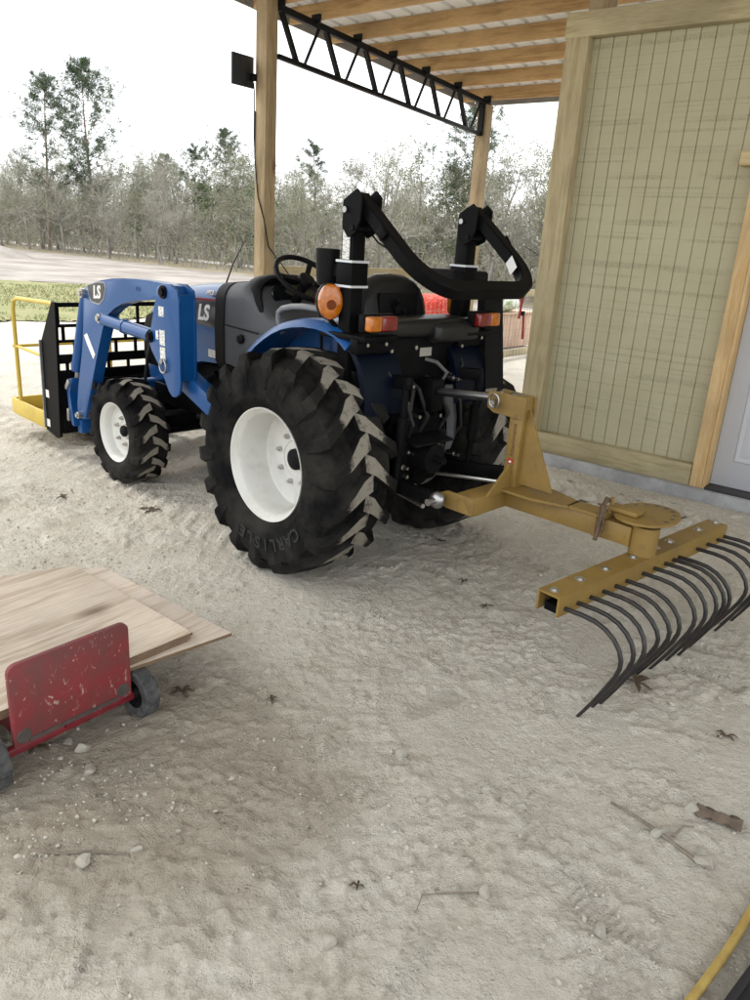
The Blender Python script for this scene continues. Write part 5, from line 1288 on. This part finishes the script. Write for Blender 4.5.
def evergreen(seed, h):
    """dense dark live-oak or cedar shape standing among the bare trees"""
    rr = random.Random(seed); tk = Segs(); cr = Segs()
    P = [Vector((0, 0, -.1))]; d = Vector((0, 0, 1))
    for i in range(8): d = (d+Vector((rr.gauss(0, .06), rr.gauss(0, .06), 0))).normalized(); P.append(P[-1]+d*h*.9/8)
    tk.limb(P, [h*.014*(1-.8*i/8) for i in range(9)], 6, 0)
    for i in range(46):
        t = rr.uniform(.2, 1); idx = min(int(t*8), 7); q = P[idx]; a = rr.uniform(0, 6.28)
        L_ = h*.26*math.sin(min(1, .25+(1-t))*math.pi*.6)*rr.uniform(.5, 1.2)
        e = q+Vector((math.cos(a)*L_, math.sin(a)*L_, L_*rr.uniform(.2, .9)))
        cr.limb([q, q.lerp(e, .5)+Vector((0, 0, .06)), e], [.02, .013, .006], 3, 0)
        for k in range(5):
            c0_ = q.lerp(e, rr.uniform(.35, 1.05))+Vector((rr.gauss(0, .12), rr.gauss(0, .12), rr.gauss(0, .12)))
            for _ in range(12): cr.leaf(c0_+Vector((rr.gauss(0, .13), rr.gauss(0, .13), rr.gauss(0, .10))), (rr.gauss(0, 1), rr.gauss(0, 1), rr.gauss(.3, .8)), rr.uniform(.07, .16), rr.uniform(.02, .045), 1, rr)
    return tk.mesh('trunk', [M_BARK]), cr.mesh('crown', [M_BARK, M_NEEDLE2])

def plant(name, meshes, loc, rz, sc, label, cat, group=None):
    e = empty(name, loc, rz); e.scale = (sc, sc, sc)
    for nm, me in zip(('trunk', 'crown'), meshes):
        o = bpy.data.objects.new(nm, me); COL.objects.link(o); o.parent = e
    return tag(e, label, cat, group)
rw = random.Random(42)
BT = [bare_tree(100+i, 6.0, rw.uniform(.85, 1.15), l) for i, l in enumerate((.15, .3, .5, .75, .9, .4, .95))]
EG = [evergreen(300+i, 5.0) for i in range(2)]
PN = [pine(500, 11.5, .33, 1.05, .235), pine(511, 12.6, .30, 1.35, .245), pine(522, 7.5, .45, .75, .23), pine(533, 6.5, .2, .8, .2), pine(544, 6.6, .38, 1.1, .30)]
plant('pine_tree', PN[0], (-20.1, 46.2, 0), 1.0, .80, 'left of the two tall pines, thinner crown and bare lower trunk', 'pine tree')
plant('pine_tree', PN[1], (-17.3, 46.2, 0), 2.2, .80, 'right and taller of the two tall pines, fuller dark crown', 'pine tree')
plant('pine_tree', PN[4], (-8.9, 42.5, 0), 0.4, 1.0, 'round topped pine standing over the bare woods just left of the near post', 'pine tree')
plant('pine_tree', PN[3], (-4.4, 44.5, 0), 3.0, 1.02, 'small dark pointed pine between the near post and the roll bar', 'pine tree')
plant('pine_tree', PN[4], (2.75, 30.0, 0), 4.1, .98, 'loose crowned pine left of the far timber post', 'pine tree')
plant('pine_tree', PN[4], (-13.9, 49, 0), 1.3, .88, 'small bushy pine half hidden in the woods right of the tall pines', 'pine tree')
plant('pine_tree', PN[2], (-11.9, 48, 0), 2.3, .84, 'thin pine between the bushy small pine and the round topped pine', 'pine tree')
plant('pine_tree', PN[4], (7.2, 30.5, 0), 5.2, .95, 'pine at the right end of the woods beside the barn corner post', 'pine tree')
G1 = 'bare trees in the wood line beyond the sand road'
GL = 'bare grey and olive tree in the wood line beyond the sand road'
row = 0
for (v, n, ua, ub, hs) in ((17.8, 17, -52, 24, .80), (19.3, 22, -58, 26, .88), (21.2, 22, -62, 28, .90), (25.6, 26, -70, 30, .93), (29, 26, -78, 30, .97), (34, 24, -84, 34, 1.0)):
    for i in range(n):
        u = ua+(ub-ua)*(i+rw.uniform(.1, .9))/n
        p = bw(u, v+rw.uniform(-.7, .9))
        if v < 20 and -29 < u < -21 and rw.random() < .35: continue
        m = BT[rw.randrange(len(BT))]
        boost = 1.0+.10*max(0, (u+20)/30) if u > -20 else 1.0
        plant('bare_tree', m, p, rw.uniform(0, 6.28), hs*boost*rw.uniform(.72, 1.12), GL, 'tree', G1)
for i, u in enumerate((-44, -40.5, -37, -34, -30.5, -27.5, -25, -21, -18.5, -15.5, -13.7, -11.4, -9.2, -6.5, -3.5, -1.0, 1.5, 5.2)):
    plant('evergreen_tree', EG[i % 2], bw(u, 22+rw.uniform(-1.5, 6)), rw.uniform(0, 6), rw.uniform(.75, 1.12), 'dull green leafy tree among the bare trees of the wood line', 'tree', 'green trees among the bare woods')
# undergrowth: one tangled mass nobody could count
ug = Segs(); ru = random.Random(9)
for i in range(15000):
    u = ru.uniform(-75, 28); v = ru.choice((ru.uniform(17.2, 22), ru.uniform(24.5, 40), ru.uniform(24.5, 40)))
    if v < 21.8 and ru.random() < .45 and u < -18: continue
    p = bw(u, v, 0); hgt = ru.uniform(.5, 1.7)*(1 if v < 22 else 1.8)*(.7+.6*float(vnoise(u, v, .25, 2)))
    d = Vector((ru.gauss(0, .3), ru.gauss(0, .3), 1))
    q = p+d*hgt*.55; e = p+d*hgt+Vector((ru.gauss(0, .15), ru.gauss(0, .15), 0))
    ug.limb([p, q, e], [.013, .009, .005], 3, 0)
    for _ in range(3):
        b_ = p.lerp(e, ru.uniform(.4, 1)); ug.limb([b_, b_+Vector((ru.gauss(0, .3), ru.gauss(0, .3), ru.uniform(.05, .4)))*hgt*.5], [.007, .004], 3, 0)
        if ru.random() < .75: ug.leaf(b_+Vector((ru.gauss(0, .1), ru.gauss(0, .1), 0)), (ru.gauss(0, 1), ru.gauss(0, 1), ru.gauss(0, .7)), ru.uniform(.07, .22), ru.uniform(.02, .06), 1, ru)
me = ug.mesh('undergrowth', [M_TWIG, M_BUD]); o = bpy.data.objects.new('undergrowth', me); COL.objects.link(o)
tag(o, 'tangle of brown brush and saplings under the bare trees', 'undergrowth', kind='stuff')
# deep woods far behind: dim crowns closing the gaps
dw = Segs(); rd_ = random.Random(19)
for i in range(20000):
    u = rd_.uniform(-95, 36); v = rd_.uniform(37, 62); top = (2.9+1.9*float(vnoise(u, 3, .22, 5)))*(v/40)
    z = top*rd_.random()**.8; p = bw(u, v, z)
    if rd_.random() < .45: dw.limb([p, p+Vector((rd_.gauss(0, .35), rd_.gauss(0, .35), rd_.uniform(.2, 1.1)))], [.020, .008], 3, 0)
    else: dw.leaf(p, (rd_.gauss(0, 1), rd_.gauss(0, 1), rd_.gauss(0, .8)), rd_.uniform(.25, .6), rd_.uniform(.08, .18), 1, rd_)
me = dw.mesh('deep_woods', [M_TWIG, M_BUD]); o = bpy.data.objects.new('deep_woods', me); COL.objects.link(o)
tag(o, 'dim mass of deep woods far behind the wood line', 'woods', kind='stuff')
# dirt heap, white posts
def lump(name, c, r, h, m, seed, label, cat, n=28):
    rr = np.random.default_rng(seed); V = []; F = []
    for i in range(n+1):
        for j in range(n+1):
            x, y = (i/n*2-1), (j/n*2-1); d = math.hypot(x, y); z = max(0, 1-d)**.9*h*(.8+.4*float(vnoise(c[0]+x*r*2, c[1]+y*r, 1.5)))+.05*h*float(vnoise(x*10, y*10, 1))
            V.append((c[0]+x*r*1.5, c[1]+y*r, z-.04))
    for i in range(n):
        for j in range(n): a = i*(n+1)+j; F.append((a, a+1, a+n+2, a+n+1))
    return tag(raw_mesh(name, V, F, m, smooth=True), label, cat)
lump('dirt_heap', (-18.0, 34.2, 0), 1.6, .8, M_ROAD, 3, 'grey sand heap at the left end of the sand road', 'heap')
M_WPOST = mat('whitewashed post', (.72, .72, .70), .7)
for (x, y, h_, lb) in ((-17.6, 47.6, .75, 'white marker post just right of the left tall pine'), (-14.0, 47.0, .7, 'white marker post farther right among the dark trunks')):
    mb = MB(); mb.tube([(0, 0, -.1), (0.03, 0, h_)], [.07, .05], 8); mb.ball((.03, 0, h_), .05); tag(mb.build('marker_post', M_WPOST, loc=(x, y, 0)), lb, 'post')
t = empty('yard_pump', (-19.3, 47.4, 0), 0); tag(t, 'small white standpipe with round head beside the left tall pine', 'standpipe')
mb = MB(); mb.tube([(-.25, 0, -.1), (0, 0, .75), (.1, 0, -.1)], .045, 6); mb.build('legs', M_WPOST, t)
mb = MB(); mb.ball((.12, 0, 1.02), .14, sc=(1, .5, .8)); mb.build('head', M_WPOST, t)
# ------------------------------------------------------------------ stones, sticks, leaves, hose
M_STONE = mat('lime stone', (.47, .44, .38), .9, col2=(.36, .33, .28), vscale=14, bump=.5, bscale=40)
M_LEAF = mat('dead brown leaf', (.055, .038, .024), .8, col2=(.11, .075, .045), vscale=25)
M_STICK = mat('grey stick', (.14, .115, .09), .9, col2=(.23, .195, .155), vscale=30, stretch=(1, 1, 1))
M_BARKC = mat('bark chip', (.10, .075, .055), .9, var=.4, vscale=20, bump=.5, bscale=30)
def G(x, y): return float(gz(np.array([x]), np.array([y]))[0])
rs_ = random.Random(77)
def stone_mesh(seed, sub=3):
    rr = random.Random(seed); bm = bmesh.new(); bmesh.ops.create_icosphere(bm, subdivisions=sub, radius=1)
    pl = [(Vector((rr.gauss(0, 1), rr.gauss(0, 1), rr.gauss(0, 1))).normalized(), rr.uniform(.48, .86)) for _ in range(13)]
    for v in bm.verts:
        for n, d in pl:
            k = v.co.dot(n)
            if k > d: v.co -= n*(k-d)
        v.co *= 1+rr.uniform(-.03, .03)
    bmesh.ops.recalc_face_normals(bm, faces=bm.faces)
    for e in bm.edges: e.smooth = e.calc_face_angle(0) < R(16)
    for f in bm.faces: f.smooth = True
    me = bpy.data.meshes.new('stone'); bm.to_mesh(me); bm.free(); me.materials.append(M_STONE); return me
SM = [stone_mesh(i) for i in range(7)]
def stone(x, y, r, label=None, grp=None, flat=.65, k=None):
    o = bpy.data.objects.new('stone', SM[rs_.randrange(7) if k is None else k]); COL.objects.link(o)
    o.scale = (r*rs_.uniform(.85, 1.3), r*rs_.uniform(.7, 1.0), r*flat); o.rotation_euler = (rs_.uniform(-.3, .3), rs_.uniform(-.3, .3), rs_.uniform(0, 6.3))
    o.location = (x, y, G(x, y)+r*flat*.50)
    return tag(o, label or 'small pale stone lying loose on the lime rock ground', 'stone', grp or 'loose stones on the ground')
stone(-.705, 1.552, .034, 'flat pale stone by a small hole and stick at lower left', flat=.5)
stone(-.585, 1.612, .016, 'small round stone at the end of the buried stick at lower left')
stone(-.039, 1.36, .024, 'squarish stone at the bottom of the view left of centre', flat=.8)
stone(.355, 1.537, .024, 'pale stone at the end of a thin twig at the bottom', flat=.75)
stone(.14, 2.085, .026, 'stone standing alone in the middle of the foreground', flat=.8)
stone(.632, 1.438, .022, 'pale stone left of the yellow hose')
stone(.893, 1.785, .024, 'pale stone beside the middle of the grey stick')
stone(.985, 1.675, .030, 'larger pale stone at the lower end of the grey stick')
stone(1.03, 1.885, .028, 'pale stone beside the dark bark chunk')
stone(-.825, 1.90, .024, 'pale stone in the shade below the red dolly')
stone(-.893, 2.018, .028, 'pale round stone below the red end board')
stone(-.95, 2.045, .018, 'pale stone half under the axle of the red dolly')
for i in range(9): 
    u = -.2+i*.2+rs_.uniform(-.07, .07); p = bw(u, -.20-rs_.uniform(0, .25)); stone(p.x, p.y, rs_.uniform(.018, .034), 'pale stone in the gravel spilled along the concrete slab', 'stones along the slab')
for i in range(46):
    x, y = rs_.uniform(-2.6, 1.9), rs_.uniform(1.0, 4.6); stone(x, y, rs_.uniform(.008, .017))
# crumbs and pebbles: nobody could count them
ps = Segs(); rp_ = random.Random(5); Vp = []; Fp = []
ico = bmesh.new(); bmesh.ops.create_icosphere(ico, subdivisions=1, radius=1); IV = np.array([v.co[:] for v in ico.verts]); IF = [[v.index for v in f.verts] for f in ico.faces]; ico.free()
N_P = 14000
px = []; 
rgp = np.random.default_rng(31)
xs = rgp.uniform(-3.4, 2.6, N_P*3); ys = rgp.uniform(.9, 6.2, N_P*3)
keep = rgp.random(N_P*3) < (.10+.9*smooth(.50, .72, vnoise(xs, ys, 2.3, 9)*.6+vnoise(xs, ys, 8, 10)*.4))*.8
xs, ys = xs[keep][:N_P], ys[keep][:N_P]
sl = rgp.uniform(-1.3, 1.7, 1500); sv = -.05-np.abs(rgp.normal(.12, .12, 1500)); 
xs = np.concatenate([xs, B_O.x+sl*bu_.x+sv*bv_.x]); ys = np.concatenate([ys, B_O.y+sl*bu_.y+sv*bv_.y])
zs = gz(xs, ys); n = len(xs)
r_ = np.clip(rgp.lognormal(-5.65, .42, n), .0016, .012)
sc = r_[:, None]*rgp.uniform(.65, 1.3, (n, 3)); sc[:, 2] *= .75
jit = 1+rgp.normal(0, .12, (n, len(IV), 1))
an = rgp.uniform(0, 6.28, n); ca, sa = np.cos(an)[:, None], np.sin(an)[:, None]
P_v = IV[None]*jit*sc[:, None, :]
Xr = P_v[..., 0]*ca-P_v[..., 1]*sa; Yr = P_v[..., 0]*sa+P_v[..., 1]*ca
Vp = np.stack([Xr+xs[:, None], Yr+ys[:, None], P_v[..., 2]+(zs+sc[:, 2]*.3)[:, None]], -1).reshape(-1, 3)
Fp = (np.array(IF)[None]+np.arange(n)[:, None, None]*len(IV)).reshape(-1, 3).tolist()
o = raw_mesh('pebbles', Vp, Fp, M_STONE); tag(o, 'fine crumbs and pebbles scattered over the lime rock ground', 'pebbles', kind='stuff')

def leaf(x, y, s, label, rz=0, n=3):
    s *= .62; n += 2
    bm = bmesh.new(); rr = random.Random(int(x*1000+y*77))
    for k in range(n):
        a = rz+k*1.37+rr.uniform(-.3, .3); c, s_ = math.cos(a), math.sin(a); L_ = s*rr.uniform(.7, 1.1); w_ = L_*rr.uniform(.12, .22)
        rows = []
        for i in range(6):
            t = i/5; wd = w_*math.sin(math.pi*min(1, t*.92+.06))**.7; lift = .006+.010*math.sin(t*3)*rr.uniform(.2, 1)
            rows.append([bm.verts.new((t*L_*c-q*wd*s_, t*L_*s_+q*wd*c, lift+abs(q)*wd*.55)) for q in (-1, -.4, 0, .4, 1)])
        for A, B in zip(rows, rows[1:]):
            for j in range(4): bm.faces.new((A[j], A[j+1], B[j+1], B[j]))
    for f in bm.faces: f.smooth = True
    me = bpy.data.meshes.new('dead_leaf'); bm.to_mesh(me); bm.free(); me.materials.append(M_LEAF)
    o = bpy.data.objects.new('dead_leaf', me); COL.objects.link(o); o.location = (x, y, G(x, y)-.004)
    so = o.modifiers.new('thickness', 'SOLIDIFY'); so.thickness = .0012
    return tag(o, label, 'leaf')
leaf(-1.341, 4.202, .12, 'curled dead leaf on the sand left of the near rear tyre', .3)
leaf(-.665, 2.374, .085, 'dead leaf at the edge of the plywood shadow', 1.0)
leaf(-1.046, 2.015, .09, 'dark spiky leaf below the red dolly axle', 2.0, 4)
leaf(1.074, 2.587, .13, 'brown leaf lying under the rake tines', .2, 4)
leaf(-.328, 2.348, .05, 'small dark leaf in the middle of the foreground', .6, 2)
leaf(.39, 4.036, .07, 'dark leaf scrap behind the tractor between its rear wheels', .5, 3)
leaf(.558, 3.214, .06, 'dead leaf left of the rake bar', .1, 2)
leaf(1.302, 2.282, .06, 'dead leaf right of the rake tines', 2.2, 2)
leaf(-1.9, 4.3, .08, 'dead leaf left of the curled one near the front tyre', 1.2, 2)
leaf(.02, 1.545, .035, 'tiny black leaf curl beside a pressed hole near the bottom', 1.6, 2)
leaf(.48, 3.5, .05, 'dead leaf behind the tractor', 2.6, 2)
mb = MB(); mb.loft([[Vector((t*.13, w_*(.022+.01*math.sin(t*9)), .008+.016*(1-abs(w_))+.006*math.sin(t*14+w_*3))) for w_ in (-1, -.5, 0, .5, 1)]+[Vector((t*.13, w_*.02, 0)) for w_ in (1, -1)] for t in np.linspace(0, 1, 9)])
o = mb.build('bark_chip', M_BARKC, loc=(1.04, 1.885, G(1.06, 1.87)), rz=-.5); tag(o, 'dark curled bark chunk lying right of the grey stick', 'bark')
def stick(pts, r, label, k=6):
    P = [(x, y, G(x, y)+r*.5+dz) for x, y, dz in pts]
    mb = MB(); n = len(P); mb.tube(P, [r*(1-.5*i/(n-1)) for i in range(n)], k); return tag(mb.build('stick', M_STICK), label, 'stick')
stick([(.985, 1.665, 0), (.93, 1.735, .004), (.88, 1.80, .008), (.83, 1.855, .010), (.785, 1.90, .004)], .007, 'long grey stick lying between small stones at lower right')
stick([(-.86, 1.575, 0), (-.78, 1.578, .004), (-.70, 1.585, .006), (-.60, 1.593, .0)], .006, 'buried brown stick beside the flat stone at lower left')
stick([(.35, 1.54, 0), (.27, 1.53, .004), (.19, 1.52, .003), (.17, 1.47, 0)], .003, 'thin bent twig at the bottom of the view')
stick([(.93, 1.77, 0), (.97, 1.80, .012), (1.0, 1.80, .01)], .005, 'short forked twig branching from the grey stick')
# cable along the slab
mb = MB(); pc = [bw(-.75, -.35), bw(-.2, -.36), bw(.25, -.55), bw(.75, -.66), bw(1.3, -.60), bw(1.6, -.5)]
pp = []
for i in range(len(pc)-1):
    for t in np.linspace(0, 1, 8, endpoint=False):
        q = pc[i].lerp(pc[i+1], t); pp.append((q.x, q.y, G(q.x, q.y)+.008))
mb.tube(pp, .006, 6); tag(mb.build('cable', mat('grey cable', (.07, .065, .06), .7)), 'thin dark cable lying on the gravel along the concrete slab', 'cable')
# yellow hose and black rubber strip in the near right corner
M_HOSEY = mat('yellow hose', (.42, .30, .085), .45, col2=(.30, .185, .05), vscale=12, lo=.45, hi=.7)
hp = [(1.55, 2.0), (1.30, 1.80), (1.15, 1.64), (1.037, 1.513), (.965, 1.435), (.898, 1.366), (.840, 1.308), (.785, 1.257), (.70, 1.18), (.55, 1.06), (.35, .95)]
mb = MB(); P = []
for i in range(len(hp)-1):
    for t in np.linspace(0, 1, 6, endpoint=False):
        a_, b_, c_, d_ = (Vector(hp[max(0, min(len(hp)-1, i+k))]) for k in (-1, 0, 1, 2)); t = float(t)
        q = .5*((2*b_)+(c_-a_)*t+(2*a_-5*b_+4*c_-d_)*t*t+(3*b_-a_-3*c_+d_)*t**3); x, y = q; P.append((x, y, .013+.004*math.sin(i*1.3+t)))
mb.tube(P, .011, 14); tag(mb.build('hose', M_HOSEY), 'dirty yellow hose crossing the near right corner', 'hose')
t = empty('rubber_mat', (.962, 1.297, .004), R(43)); tag(t, 'black ridged rubber strip lying beyond the yellow hose', 'mat')
mb = MB(); mb.box((0, -.065, .018), (1.0, .20, .03), bev=.005); mb.build('strip', M_MAT, t)
mb = MB(); mb.box((0, .028, .022), (1.0, .018, .042), bev=.004); mb.build('lip', M_MAT, t)

bpy.context.view_layer.update()
